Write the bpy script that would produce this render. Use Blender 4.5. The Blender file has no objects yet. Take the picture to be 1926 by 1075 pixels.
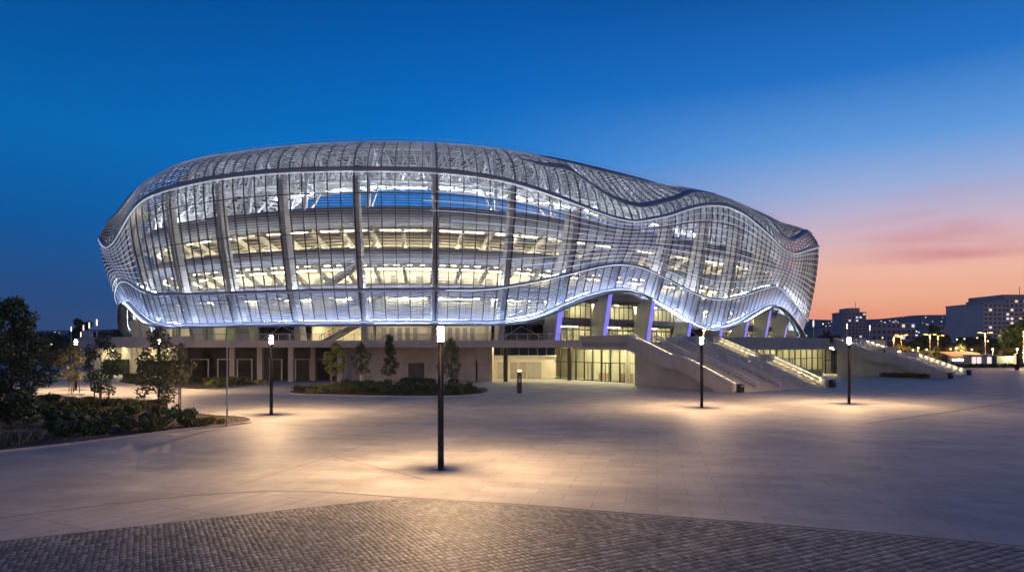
import bpy, math, random
import numpy as np
from mathutils import Vector, Matrix

random.seed(7); RNG = np.random.default_rng(7)
scene = bpy.context.scene
COL = scene.collection
R = math.radians

# ------------------------------------------------------------------ helpers
def props(o, label=None, cat=None, group=None, kind=None):
    if label: o['label'] = label
    if cat: o['category'] = cat
    if group: o['group'] = group
    if kind: o['kind'] = kind
    return o

def thing(name, label, cat, loc=(0, 0, 0), rz=0.0, group=None):
    o = bpy.data.objects.new(name, None); COL.objects.link(o)
    o.location = loc; o.rotation_euler = (0, 0, rz); o.empty_display_size = .3
    return props(o, label, cat, group)

class MB:
    """collects faces of one part and links them as one mesh object"""
    def __init__(s): s.v = []; s.f = []
    def add(s, vs, fs):
        b = len(s.v); s.v.extend([tuple(map(float, p)) for p in vs]); s.f.extend([tuple(b + i for i in f) for f in fs]); return s
    def box(s, x0, x1, y0, y1, z0, z1):
        return s.add([(x0, y0, z0), (x1, y0, z0), (x1, y1, z0), (x0, y1, z0), (x0, y0, z1), (x1, y0, z1), (x1, y1, z1), (x0, y1, z1)],
                     [(3, 2, 1, 0), (4, 5, 6, 7), (0, 1, 5, 4), (1, 2, 6, 5), (2, 3, 7, 6), (3, 0, 4, 7)])
    def beam(s, p, q, w, h, up=(0, 0, 1), w2=None, h2=None):
        p = Vector(p); q = Vector(q); d = (q - p).normalized(); u = Vector(up)
        a = d.cross(u)
        if a.length < 1e-4: a = d.cross(Vector((1, 0, 0)))
        a.normalize(); b = a.cross(d)
        vs = []
        for c, ww, hh in ((p, w, h), (q, w2 or w, h2 or h)):
            vs += [c - a * ww / 2 - b * hh / 2, c + a * ww / 2 - b * hh / 2, c + a * ww / 2 + b * hh / 2, c - a * ww / 2 + b * hh / 2]
        return s.add(vs, [(0, 1, 2, 3), (7, 6, 5, 4), (0, 4, 5, 1), (1, 5, 6, 2), (2, 6, 7, 3), (3, 7, 4, 0)])
    def wall(s, p, q, z0, z1, t):
        """vertical wall with plan line p-q, thickness t to the left of p->q"""
        d = Vector((q[0] - p[0], q[1] - p[1])).normalized(); n = Vector((-d.y, d.x)) * t
        P = [(p[0], p[1]), (q[0], q[1]), (q[0] + n.x, q[1] + n.y), (p[0] + n.x, p[1] + n.y)]
        return s.prism(P, z0, z1)
    def prism(s, P, z0, z1):
        n = len(P)
        vs = [(x, y, z0) for x, y in P] + [(x, y, z1) for x, y in P]
        fs = [tuple(range(n - 1, -1, -1)), tuple(range(n, 2 * n))] + [(i, (i + 1) % n, n + (i + 1) % n, n + i) for i in range(n)]
        return s.add(vs, fs)
    def prismx(s, P, x0, x1):
        """polygon P in (y,z), extruded along x"""
        n = len(P)
        vs = [(x0, y, z) for y, z in P] + [(x1, y, z) for y, z in P]
        fs = [tuple(range(n)), tuple(range(2 * n - 1, n - 1, -1))] + [((i + 1) % n, i, n + i, n + (i + 1) % n) for i in range(n)]
        return s.add(vs, fs)
    def tube(s, pts, r, n=8, r2=None):
        pts = [Vector(p) for p in pts]; m = len(pts); vs = []; fs = []
        for i, p in enumerate(pts):
            d = (pts[min(i + 1, m - 1)] - pts[max(i - 1, 0)]).normalized()
            a = d.cross(Vector((0, 0, 1)))
            if a.length < 1e-3: a = d.cross(Vector((1, 0, 0)))
            a.normalize(); b = a.cross(d)
            rr = r[i] if isinstance(r, (list, tuple)) else r + ((r2 or r) - r) * i / max(1, m - 1)
            vs += [p + (a * math.cos(2 * math.pi * k / n) + b * math.sin(2 * math.pi * k / n)) * rr for k in range(n)]
        for i in range(m - 1):
            for k in range(n): fs.append((i * n + k, i * n + (k + 1) % n, (i + 1) * n + (k + 1) % n, (i + 1) * n + k))
        fs += [tuple(range(n - 1, -1, -1)), tuple((m - 1) * n + k for k in range(n))]
        return s.add(vs, fs)
    def lathe(s, prof, n=16, c=(0, 0)):
        vs = []; fs = []
        for r, z in prof: vs += [(c[0] + r * math.cos(2 * math.pi * k / n), c[1] + r * math.sin(2 * math.pi * k / n), z) for k in range(n)]
        for i in range(len(prof) - 1):
            for k in range(n): fs.append((i * n + k, i * n + (k + 1) % n, (i + 1) * n + (k + 1) % n, (i + 1) * n + k))
        fs += [tuple(range(n - 1, -1, -1)), tuple((len(prof) - 1) * n + k for k in range(n))]
        return s.add(vs, fs)
    def build(s, name, mat, parent=None, smooth=False):
        me = bpy.data.meshes.new(name); me.from_pydata(s.v, [], s.f); me.update()
        return link(name, me, mat, parent, smooth)

def link(name, me, mat, parent=None, smooth=False):
    if mat: me.materials.append(mat)
    if smooth: me.polygons.foreach_set('use_smooth', [True] * len(me.polygons))
    o = bpy.data.objects.new(name, me); COL.objects.link(o)
    if parent: o.parent = parent
    return o

def mesh_np(name, V, Q):
    """numpy verts (n,3) and quads or tris (m,k) -> mesh"""
    me = bpy.data.meshes.new(name); V = np.asarray(V, np.float32); Q = np.asarray(Q, np.int32); k = Q.shape[1]
    me.vertices.add(len(V)); me.vertices.foreach_set('co', V.ravel())
    me.loops.add(Q.size); me.loops.foreach_set('vertex_index', Q.ravel())
    me.polygons.add(len(Q)); me.polygons.foreach_set('loop_start', np.arange(0, Q.size, k, dtype=np.int32))
    me.update(calc_edges=True); me.validate()
    return me

def copy_tree(o, parent=None):
    c = o.copy(); COL.objects.link(c)
    if parent: c.parent = parent
    for ch in list(o.children): copy_tree(ch, c)
    return c

# ---------------------------------------------------------------- materials
def mat(name, col, rough=.6, metal=0., var=.15, scale=1.5, bump=0., bscale=None, spec=.5, col2=None, island=0.):
    m = bpy.data.materials.new(name); m.use_nodes = True; nt = m.node_tree; N = nt.nodes; L = nt.links
    b = N['Principled BSDF']; b.inputs['Roughness'].default_value = rough; b.inputs['Metallic'].default_value = metal
    b.inputs['Specular IOR Level'].default_value = spec
    tc = N.new('ShaderNodeTexCoord')
    nz = N.new('ShaderNodeTexNoise'); nz.inputs['Scale'].default_value = scale; nz.inputs['Detail'].default_value = 5
    L.new(tc.outputs['Object'], nz.inputs['Vector'])
    rp = N.new('ShaderNodeValToRGB'); c2 = col2 or tuple(min(1, c * (1 + var)) for c in col); c1 = tuple(c * (1 - var) for c in col)
    rp.color_ramp.elements[0].position = .3; rp.color_ramp.elements[1].position = .7
    rp.color_ramp.elements[0].color = (*c1, 1); rp.color_ramp.elements[1].color = (*c2, 1)
    L.new(nz.outputs['Fac'], rp.inputs['Fac']); out = rp.outputs['Color']
    if island:
        g = N.new('ShaderNodeNewGeometry'); hs = N.new('ShaderNodeHueSaturation')
        mr = N.new('ShaderNodeMapRange'); mr.inputs['To Min'].default_value = 1 - island; mr.inputs['To Max'].default_value = 1 + island
        L.new(g.outputs['Random Per Island'], mr.inputs['Value']); L.new(mr.outputs['Result'], hs.inputs['Value'])
        L.new(out, hs.inputs['Color']); out = hs.outputs['Color']
    L.new(out, b.inputs['Base Color'])
    if bump:
        n2 = N.new('ShaderNodeTexNoise'); n2.inputs['Scale'].default_value = bscale or scale * 8; n2.inputs['Detail'].default_value = 6
        L.new(tc.outputs['Object'], n2.inputs['Vector'])
        bp = N.new('ShaderNodeBump'); bp.inputs['Strength'].default_value = bump; bp.inputs['Distance'].default_value = .05
        L.new(n2.outputs['Fac'], bp.inputs['Height']); L.new(bp.outputs['Normal'], b.inputs['Normal'])
    return m

def streak(m, amt=.15, sx=1.1, sz=.22):
    """rain streaks and pour tone running down a wall"""
    nt = m.node_tree; N = nt.nodes; L = nt.links; b = N['Principled BSDF']; src = b.inputs['Base Color'].links[0].from_socket
    tc = N.new('ShaderNodeTexCoord'); mp = N.new('ShaderNodeMapping'); mp.inputs['Scale'].default_value = (sx, sx, sz); L.new(tc.outputs['Object'], mp.inputs[0])
    nz = N.new('ShaderNodeTexNoise'); nz.inputs['Scale'].default_value = 1; nz.inputs['Detail'].default_value = 7; nz.inputs['Roughness'].default_value = .7; L.new(mp.outputs[0], nz.inputs['Vector'])
    mr = N.new('ShaderNodeMapRange'); mr.inputs['From Min'].default_value = .3; mr.inputs['From Max'].default_value = .7; mr.inputs['To Min'].default_value = 1 - amt; mr.inputs['To Max'].default_value = 1 + amt * .5; L.new(nz.outputs['Fac'], mr.inputs['Value'])
    mx = N.new('ShaderNodeMix'); mx.data_type = 'RGBA'; mx.blend_type = 'MULTIPLY'; mx.inputs['Factor'].default_value = 1
    L.new(src, mx.inputs['A']); L.new(mr.outputs['Result'], mx.inputs['B']); L.new(mx.outputs['Result'], b.inputs['Base Color'])
def emit(name, col, strength, sample=True):
    m = bpy.data.materials.new(name); m.use_nodes = True; nt = m.node_tree
    b = nt.nodes['Principled BSDF']; b.inputs['Base Color'].default_value = (*[min(1, .5 + c / 2) for c in col], 1)
    b.inputs['Emission Color'].default_value = (*col, 1); b.inputs['Emission Strength'].default_value = strength
    if not sample: m.cycles.emission_sampling = 'NONE'
    return m

def glass(name, tint, refl=.5):
    """thin window pane: mostly clear, reflecting more at grazing angles"""
    m = bpy.data.materials.new(name); m.use_nodes = True; nt = m.node_tree; N = nt.nodes; L = nt.links
    N.remove(N['Principled BSDF']); o = N['Material Output']
    t = N.new('ShaderNodeBsdfTransparent'); t.inputs['Color'].default_value = (*tint, 1)
    g = N.new('ShaderNodeBsdfGlossy'); g.inputs['Roughness'].default_value = .03; g.inputs['Color'].default_value = (refl,) * 3 + (1,)
    lw = N.new('ShaderNodeLayerWeight'); p5 = N.new('ShaderNodeMath'); p5.operation = 'POWER'; p5.inputs[1].default_value = 5; L.new(lw.outputs['Facing'], p5.inputs[0])
    fr = N.new('ShaderNodeMath'); fr.operation = 'MULTIPLY_ADD'; fr.inputs[1].default_value = .95; fr.inputs[2].default_value = .05; L.new(p5.outputs[0], fr.inputs[0])
    mx = N.new('ShaderNodeMixShader'); L.new(fr.outputs[0], mx.inputs[0]); L.new(t.outputs[0], mx.inputs[1]); L.new(g.outputs[0], mx.inputs[2])
    L.new(mx.outputs[0], o.inputs['Surface'])
    return m

def brick_mat(name, col, w, h, rot, mortar=.008, var=.12, rough=.45, bump=.25, mcol=.55, spec=.5, offset=.5, rvar=.15):
    """slabs with fine joints; object coordinates are metres"""
    m = bpy.data.materials.new(name); m.use_nodes = True; nt = m.node_tree; N = nt.nodes; L = nt.links
    b = N['Principled BSDF']; b.inputs['Specular IOR Level'].default_value = spec
    tc = N.new('ShaderNodeTexCoord'); mp = N.new('ShaderNodeMapping'); mp.inputs['Rotation'].default_value = rot if isinstance(rot, tuple) else (0, 0, rot)
    L.new(tc.outputs['Object'], mp.inputs['Vector'])
    bk = N.new('ShaderNodeTexBrick'); L.new(mp.outputs['Vector'], bk.inputs['Vector'])
    bk.offset = offset; bk.inputs['Scale'].default_value = 1; bk.inputs['Brick Width'].default_value = w; bk.inputs['Row Height'].default_value = h
    bk.inputs['Mortar Size'].default_value = mortar; bk.inputs['Mortar Smooth'].default_value = .1; bk.inputs['Bias'].default_value = 0
    bk.inputs['Color1'].default_value = (*[c * (1 - var) for c in col], 1); bk.inputs['Color2'].default_value = (*[c * (1 + var) for c in col], 1)
    bk.inputs['Mortar'].default_value = (*[c * mcol for c in col], 1)
    nz = N.new('ShaderNodeTexNoise'); nz.inputs['Scale'].default_value = .35; nz.inputs['Detail'].default_value = 8; nz.inputs['Roughness'].default_value = .65
    L.new(tc.outputs['Object'], nz.inputs['Vector'])
    mr = N.new('ShaderNodeMapRange'); mr.inputs['From Min'].default_value = .3; mr.inputs['From Max'].default_value = .7
    mr.inputs['To Min'].default_value = .72; mr.inputs['To Max'].default_value = 1.14; L.new(nz.outputs['Fac'], mr.inputs['Value'])
    mx = N.new('ShaderNodeMix'); mx.data_type = 'RGBA'; mx.blend_type = 'MULTIPLY'; mx.inputs['Factor'].default_value = 1
    L.new(bk.outputs['Color'], mx.inputs['A']); L.new(mr.outputs['Result'], mx.inputs['B']); L.new(mx.outputs['Result'], b.inputs['Base Color'])
    n2 = N.new('ShaderNodeTexNoise'); n2.inputs['Scale'].default_value = 2.2; n2.inputs['Detail'].default_value = 6; L.new(tc.outputs['Object'], n2.inputs['Vector'])
    m2 = N.new('ShaderNodeMapRange'); m2.inputs['To Min'].default_value = rough - rvar; m2.inputs['To Max'].default_value = rough + rvar
    L.new(n2.outputs['Fac'], m2.inputs['Value']); L.new(m2.outputs['Result'], b.inputs['Roughness'])
    ad = N.new('ShaderNodeMath'); ad.operation = 'MULTIPLY_ADD'; ad.inputs[1].default_value = -1.0; L.new(bk.outputs['Fac'], ad.inputs[0])
    n3 = N.new('ShaderNodeTexNoise'); n3.inputs['Scale'].default_value = 3; n3.inputs['Detail'].default_value = 7; L.new(tc.outputs['Object'], n3.inputs['Vector'])
    L.new(n3.outputs['Fac'], ad.inputs[2])
    bp = N.new('ShaderNodeBump'); bp.inputs['Strength'].default_value = bump; bp.inputs['Distance'].default_value = .01
    L.new(ad.outputs[0], bp.inputs['Height']); L.new(bp.outputs['Normal'], b.inputs['Normal'])
    return m

M = dict(
    slat=mat('brushed aluminium slat', (.70, .72, .76), .42, .3, .08, .6),
    frame=mat('dark steel mullion', (.075, .08, .09), .5, .4, .2, .8),
    ring=mat('grey painted ring beam', (.30, .31, .34), .45, .5, .12, .5),
    ribbon=mat('smooth metal cladding', (.27, .29, .32), .5, .4, .1, .3),
    rail=mat('pale stainless rail', (.62, .60, .56), .35, .5, .08, 3),
    conc=mat('cast concrete', (.42, .40, .36), .75, 0, .12, .4, .15, 6),
    concw=mat('white concrete', (.58, .56, .51), .7, 0, .08, .5, .1, 6),
    slab=mat('grey slab edge', (.26, .25, .24), .7, 0, .12, .5, .1, 5),
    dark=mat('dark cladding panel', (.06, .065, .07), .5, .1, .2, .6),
    cream=mat('cream plaster', (.62, .57, .46), .7, 0, .1, .4),
    seat=mat('stand soffit concrete', (.60, .57, .50), .75, 0, .1, .6),
    white=mat('white painted steel', (.70, .71, .72), .4, .1, .06, 1),
    roof=mat('roof sheet', (.16, .17, .19), .6, .3, .1, .2),
    floor=mat('polished floor', (.42, .39, .34), .35, 0, .1, .8),
    pole=mat('dark brown pole paint', (.035, .028, .024), .4, .5, .2, 3),
    grey=mat('galvanised steel', (.38, .38, .38), .45, .7, .1, 3),
    black=mat('black metal', (.02, .02, .022), .5, .3, .2, 3),
    wood=mat('pine stake', (.34, .25, .16), .75, 0, .2, 4, .2),
    wooddark=mat('weathered stake', (.16, .10, .06), .75, 0, .25, 4, .2),
    bark=mat('bark', (.09, .07, .05), .85, 0, .3, 6, .5),
    leafdark=mat('dark leaf', (.052, .088, .036), .55, 0, .3, 1.5, island=.5),
    leaf=mat('green leaf', (.075, .125, .042), .5, 0, .3, 1.5, island=.5),
    leafyel=mat('yellow green leaf', (.25, .27, .06), .5, 0, .3, 1.5, island=.5),
    leafgrey=mat('silver leaf', (.17, .19, .14), .6, 0, .3, 1.5, island=.4),
    leafolive=mat('olive leaf', (.125, .125, .05), .55, 0, .3, 1.5, island=.5),
    soil=mat('bark mulch soil', (.045, .032, .024), .9, 0, .4, 3, .8, 14),
    kerbm=mat('kerb stone', (.40, .37, .34), .6, 0, .15, 2, .2),
    farwall=mat('apartment render', (.70, .58, .52), .8, 0, .1, .1),
    farwall2=mat('dark apartment render', (.46, .38, .36), .8, 0, .1, .1),
    fardark=mat('unlit window', (.11, .11, .13), .15, 0, .1, .1),
    hill=mat('wooded hill', (.035, .05, .04), .9, 0, .5, .01),
    earth=mat('grass terrain', (.035, .045, .022), .9, 0, .4, .15),
    blue=mat('blue kiosk counter', (.03, .10, .45), .5, 0, .1, 1),
    paleblue=mat('pale banner cloth', (.30, .34, .50), .7, 0, .1, 1),
    E_lamp=emit('lamp glow', (1, .66, .36), 540),
    E_far=emit('far lamp glow', (1, .80, .55), 2.6),
    E_orange=emit('sodium lamp glow', (1, .36, .05), 1.9),
    E_globe=emit('white globe glow', (1, .76, .42), 2.6),
    E_warm=emit('warm room lamp', (1, .83, .48), 75),
    E_cool=emit('neutral room lamp', (1, .89, .62), 48),
    E_dim=emit('dim room lamp', (1, .86, .56), 24),
    E_led=emit('white led line', (.80, .86, 1), .62, False),
    E_led2=emit('soft led line', (.74, .79, 1), .40, False),
    E_wash=emit('blue white led wash', (.50, .62, 1), 150),
    E_roof=emit('roof truss floodlight', (.82, .89, 1), 85),
    E_panel=emit('soft gallery lamp', (1, .86, .56), 13),
    E_out=emit('skirt wash', (.52, .64, 1), 70),
    E_ring=emit('ring wash', (.80, .87, 1), 150),
    E_standup=emit('stand uplight', (1, .88, .58), 110),
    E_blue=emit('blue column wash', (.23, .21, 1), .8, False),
    E_stair=emit('stair rail lamp', (1, .78, .44), 115),
    E_win=emit('lit far window', (1, .80, .50), .9, False),
    E_wincool=emit('cool lit far window', (.85, .92, 1), .8, False),
    E_town=emit('far town lights', (1, .9, .75), 2.2, False),
    E_kiosk=emit('lit kiosk sign', (1, .85, .75), .9, False),
    E_awning=emit('lit orange awning', (1, .38, .05), .8, False),
    glass=glass('clear glass', (.88, .93, .90)),
    glassdark=glass('dark tinted glass', (.16, .24, .25), .9),
)
for k_ in ('conc', 'concw', 'slab'): streak(M[k_])
# ------------------------------------------------------------------ stadium plan
PLAN = [(-79,150),(-80,135),(-72,120),(-61,109),(-40,97),(-20,92.5),(-5,94),(5.5,98.8),(22.6,111.7),(36,123.3),(54.2,140.4),(71,160)]
PLAN = np.array(PLAN + [(-1 - x, 325 - y) for x, y in PLAN], float)
NP = 2048
def _resample(C, m):
    D = np.vstack([C, C[:1]]); d = np.r_[0, np.cumsum(np.hypot(*np.diff(D, axis=0).T))]
    u = np.linspace(0, d[-1], m, endpoint=False)
    return np.c_[np.interp(u, d, D[:, 0]), np.interp(u, d, D[:, 1])]
def _plan():
    P = PLAN; n = len(P); o = []
    for i in range(n):
        p0, p1, p2, p3 = P[i - 1], P[i], P[(i + 1) % n], P[(i + 2) % n]
        for k in range(40):
            t = k / 40
            o.append(.5 * (2 * p1 + (p2 - p0) * t + (2 * p0 - 5 * p1 + 4 * p2 - p3) * t * t + (3 * p1 - p0 - 3 * p2 + p3) * t ** 3))
    C = _resample(np.array(o), NP); z = np.fft.fft(C[:, 0] + 1j * C[:, 1]); k = np.fft.fftfreq(NP, 1 / NP)
    z = np.fft.ifft(z * np.exp(-(k / 9) ** 4)); C = _resample(np.c_[z.real, z.imag], NP)
    T = np.roll(C, -1, 0) - np.roll(C, 1, 0); T /= np.hypot(*T.T)[:, None]
    return C, np.c_[T[:, 1], -T[:, 0]]
RC, RN = _plan()
_ix = np.arange(NP + 1)
def ring_xy(i, out):
    """plan point at ring index i (0..2048, cyclic), 'out' metres outward"""
    i = np.mod(np.asarray(i, float), NP)
    f = lambda a: np.interp(i, _ix, np.r_[a, a[:1]])
    return f(RC[:, 0]) + f(RN[:, 0]) * out, f(RC[:, 1]) + f(RN[:, 1]) * out
def rp(i, out, z):
    x, y = ring_xy(i, out); return (float(x), float(y), float(z))

def _curve(pts):
    """periodic (1024) smooth interpolation of key heights"""
    xs = np.array([p[0] for p in pts], float); ys = np.array([p[1] for p in pts], float)
    g = np.arange(1024); y = np.interp(g, np.r_[xs[-1] - 1024, xs, xs[0] + 1024], np.r_[ys[-1], ys, ys[0]])
    k = np.exp(-.5 * (np.arange(-24, 25) / 7.) ** 2); k /= k.sum()
    y = np.convolve(np.r_[y[-24:], y, y[:24]], k, 'valid')
    return lambda i: np.interp(np.mod(i, 1024), np.arange(1025), np.r_[y, y[:1]])
ZU = _curve([(0,29.5),(60,26.3),(100,25.4),(130,24.2),(150,22.6),(172,21.3),(192,22.2),(202,23.9),(215,25.8),(231,27.6),(256,28.5),(310,29.05),(353,29.1),(420,28.85),(463,28.77),(483,28.6),(504,28.25),(526,27.5),(546,26.66),(569,25.67),(594,24.8),(608,24.6),(622,24.8),(660,26.9),(688,29.07),(711,30.33),(739,31.1),(770,30.43),(821,27.2),(845,25.3),(868,24.8),(884,25.2),(918,26.9),(970,29)])
ZB = _curve([(0,7.3),(60,7.3),(100,8.4),(120,11.2),(140,13.1),(150,13.2),(165,12.6),(180,11.3),(194,10.07),(213,8.64),(245,8.08),(338,8.12),(419,8.16),(507,8.26),(528,8.7),(546,9.6),(565,11.17),(586,12.7),(608,13.8),(623,14.3),(638,14.2),(658,13.31),(693,10.82),(715,9.11),(740,8.2),(766,8.55),(795,9.96),(826,12.14),(850,13.7),(866,14.2),(884,13.9),(908,12.45),(940,10.0),(970,8.2),(995,7.3)])
ZL = _curve([(0,11.4),(60,11.6),(90,13),(120,14.3),(146,15.7),(163,16.2),(181,15.8),(204,14.08),(223,13.2),(268,12.7),(344,12.57),(421,12.63),(493,12.8),(512,13.3),(533,14.17),(555,15.27),(580,16.66),(600,17.7),(618,18.2),(637,18.1),(656,17.38),(698,14.99),(720,14.0),(738,13.6),(760,13.9),(792,15),(835,17.05),(855,17.8),(867,17.7),(904,15.13),(953,11.8),(995,11.2)])
ZR = _curve([(0,33.0),(60,29.0),(100,28),(120,27.6),(150,27.2),(175,27.6),(187,28.5),(197,29.3),(208,30.2),(220,31.4),(232,32.5),(245,33.0),(255,33.6),(530,33.6),(553,32.3),(577,30.06),(604,28.2),(633,27.8),(666,29.8),(702,32.4),(725,33.6),(800,33.4),(829,31.2),(860,28.7),(888,28.3),(923,30.6),(960,32.6),(990,33.6)])
ZT = _curve([(0,33.6),(50,30.6),(100,29.8),(150,29.2),(172,29.6),(190,30.6),(208,31.9),(220,32.8),(232,34.0),(250,34.9),(280,35.0),(310,34.8),(400,34.7),(700,34.7),(960,34.7),(1000,34.3)])
def dipw(i):
    w = np.clip((33.3 - ZR(i)) / 2.6, 0, 1); return w * w * (3 - 2 * w)
def skin(i, band, f):
    """facade surface: band 'A' skirt, 'B' main wall, 'C' shoulder to the roof edge; f in 0..1 -> (out, z)"""
    i = np.asarray(i, float); zb, zl, zu, zr, zt = ZB(i), ZL(i), ZU(i), ZR(i), ZT(i)
    if band == 'A':
        return -4 + 1.5 * f + 0 * i, zb + (zl - zb) * f
    if band == 'B':
        return -2.5 * (1 - f) ** 1.6 + 0 * i, zl + (zu - zl) * f
    th = f * R(84); o1 = -8.2 * (1 - np.cos(th)) / (1 - math.cos(R(84))); z1 = zu + (zt - zu) * np.sin(th) / math.sin(R(84))
    if f < .42:
        g = f / .42; o2 = -1.5 * g ** 1.6; z2 = zu + (zr - zu) * g
    else:
        g = (f - .42) / .58; o2 = -1.5 - 6.7 * g ** .9; z2 = zr + (zt + .25 - zr) * g ** 1.08
    w = dipw(i)
    return o1 * (1 - w) + o2 * w, z1 * (1 - w) + z2 * w
def skin_pt(i, band, f, push=0.0):
    o, z = skin(i, band, f); x, y = ring_xy(i, o + push); return np.stack([x, y, z], -1)
def surf_out(i, z):
    """how far out the facade is at height z"""
    os_, zs_ = [], []
    for b in 'ABC':
        for f in np.linspace(0, 1, 9):
            o, zz = skin(i, b, float(f)); os_.append(float(o)); zs_.append(float(zz))
    zs_ = np.maximum.accumulate(np.array(zs_) + np.arange(27) * 1e-5)
    return float(np.interp(z, zs_, os_))

NB = 40; STEP = NP / NB; I0 = 412.0
def bay_i(k): return I0 + STEP * k

stadium = thing('stadium', 'large oval stadium wrapped in a wavy screen of lit metal slats', 'stadium', (0, 160, 0))
STP = Vector((0, 160, 0))
def spart(mb_or_me, name, m, parent=stadium, smooth=False):
    """link geometry given in world coordinates as a part of the stadium"""
    if isinstance(mb_or_me, MB): o = mb_or_me.build(name, m, parent, smooth)
    else: o = link(name, mb_or_me, m, parent, smooth)
    if parent is stadium: o.location = -STP
    return o

def sweep(idx, rows):
    """rows: list of (centre pts (n,3), along-surface vec (n,3)*h/2, inward vec (n,3)*d) -> verts, quads of long bars"""
    V = []; Q = []; base = 0; n = len(idx)
    for P, t, d in rows:
        ring = np.stack([P - t, P + t, P + t + d, P - t + d], 1)     # n,4,3
        V.append(ring.reshape(-1, 3))
        a = np.arange(n - 1)[:, None] * 4 + np.arange(4)[None]
        b = np.arange(n - 1)[:, None] * 4 + (np.arange(4)[None] + 1) % 4
        Q.append(np.stack([b, a, a + 4, b + 4], -1).reshape(-1, 4) + base)
        Q.append(np.array([[0, 1, 2, 3], [4 * n - 1, 4 * n - 2, 4 * n - 3, 4 * n - 4]]) + base)
        base += 4 * n
    return np.vstack(V), np.vstack(Q)
def bar_row(idx, band, f, h, d, push=0.0):
    e = .012; f0, f1 = (f - e, f + e) if band == 'A' else (max(0, f - e), min(1, f + e))
    o0, z0 = skin(idx, band, f0); o1, z1 = skin(idx, band, f1)
    to, tz = o1 - o0, z1 - z0; l = np.hypot(to, tz) + 1e-9; to, tz = to / l, tz / l
    no, nz = tz, -to                                           # outward normal in the (out, z) plane
    o, z = skin(idx, band, f); o = o + no * push; z = z + nz * push
    i = np.mod(idx, NP); nx = np.interp(i, _ix, np.r_[RN[:, 0], RN[:1, 0]]); ny = np.interp(i, _ix, np.r_[RN[:, 1], RN[:1, 1]])
    x, y = ring_xy(idx, o)
    return np.stack([x, y, z], -1), np.stack([nx * to, ny * to, tz], -1) * (h[:, None] if isinstance(h, np.ndarray) else h) / 2, np.stack([-nx * no, -ny * no, -nz], -1) * d

LEFT = {-4 % NB, -3 % NB, -2 % NB, -1 % NB, 0, 1, 2, 16, 17, 18, 19, 20, 21, 22}
def rowset(k):
    """(band, f, height, depth) of the slats of bay k; the wavy flank is denser"""
    r = []
    for q in range(17): r.append(('A', (q + .5) / 17, .13, .18))
    nb = 46 if k in LEFT else 40
    for q in range(nb): r.append(('B', (q + .5) / nb, .047 if k in LEFT else .085, .18))
    for q in range(22): r.append(('C', (q + .5) / 22, .055, .06))
    return r
for k in range(NB):
    i0 = bay_i(k); idx = np.linspace(i0, i0 + STEP, 12)
    V, Q = sweep(idx, [bar_row(idx, b, f, h, d) for b, f, h, d in rowset(k)])
    pan = spart(mesh_np('screen_panel', V, Q), 'screen_panel', M['slat'])
    # mullions: dark posts just behind the slats
    mb = MB()
    for q in range(6):
        ii = i0 + STEP * (q + .0 if q else .02) / 6
        pts = []
        for b, n in (('A', 4), ('B', 8), ('C', 8)):
            for f in np.linspace(0, 1, n, endpoint=(b == 'C')):
                pts.append(skin_pt(ii, b, float(f), .05 if b != 'C' else -.04))
        w = .09 if q else .18
        tx, ty = ring_xy(ii + 1, 0); t0x, t0y = ring_xy(ii - 1, 0); T = Vector((tx - t0x, ty - t0y, 0)).normalized()
        vs = []
        for a in range(len(pts)):
            p = Vector(pts[a]); d = (Vector(pts[min(a + 1, len(pts) - 1)]) - Vector(pts[max(a - 1, 0)])).normalized()
            n = T.cross(d).normalized() * .22
            vs += [p - T * w / 2, p + T * w / 2, p + T * w / 2 - n * 1, p - T * w / 2 - n * 1]
        fs = []
        for a in range(len(pts) - 1):
            for c in range(4): fs.append((a * 4 + c, a * 4 + (c + 1) % 4, a * 4 + 4 + (c + 1) % 4, a * 4 + 4 + c))
        mb.add(vs, fs)
    # three transoms across the main wall
    V2, Q2 = sweep(idx, [bar_row(idx, 'B', f, .14, .2, -.22) for f in (.27, .47, .80)])
    mb.add(V2, Q2)
    mb.build('frame', M['frame'], pan)

def strip(name, m, ia, ib, band, f, h, d, push=.05, n=None):
    idx = np.linspace(ia, ib, n or max(24, int((ib - ia) / 5)))
    if name == 'cladding_ribbon': h = h * np.clip(np.sin(np.linspace(.02, math.pi - .02, len(idx))) * 1.7, .05, 1)
    V, Q = sweep(idx, [bar_row(idx, band, f, h, d, push)])
    return spart(mesh_np(name, V, Q), name, m)
strip('ring_beam', M['ring'], 0, NP, 'B', 1.0, .55, .6, .16, 480)
strip('ring_beam', M['ring'], 0, NP, 'A', 1.0, .42, .5, .12, 480)
strip('ring_beam', M['ring'], 0, NP, 'A', .015, .36, .4, .10, 480)
strip('roof_edge', M['ribbon'], 0, NP, 'C', .985, .8, .3, .08, 480)
for a in (0, 1024):                                            # the wavy flank and its mirror image on the far side
    strip('light_strip', M['E_led'], a + 250, a + 500, 'B', .972, .05, .12, .20)
    strip('light_strip', M['E_led'], a + 500, a + 1274, 'B', .975, .12, .14, .24)
    strip('light_strip', M['E_led'], a + 470, a + 1240, 'A', .985, .11, .14, .20)
    strip('light_strip', M['E_led2'], a + 515, a + 1240, 'A', .02, .12, .14, .16)
    for q in range(11):
        st = 455 + [30, 8, 0, 4, 18, 34, 50, 40, 52, 70, 88][q]
        strip('light_strip', M['E_led2'], a + st, a + 1236, 'B', .90 - q * .079, .075, .14, .06)
    strip('cladding_ribbon', M['ribbon'], a + 520, a + 735, 'C', .42, 1.25, .3, .16, 60)
    strip('cladding_ribbon', M['ribbon'], a + 790, a + 990, 'C', .42, 1.25, .3, .16, 60)
    strip('cladding_ribbon', M['ribbon'], a + 1085, a + 1230, 'C', .42, .8, .3, .16, 40)
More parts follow.
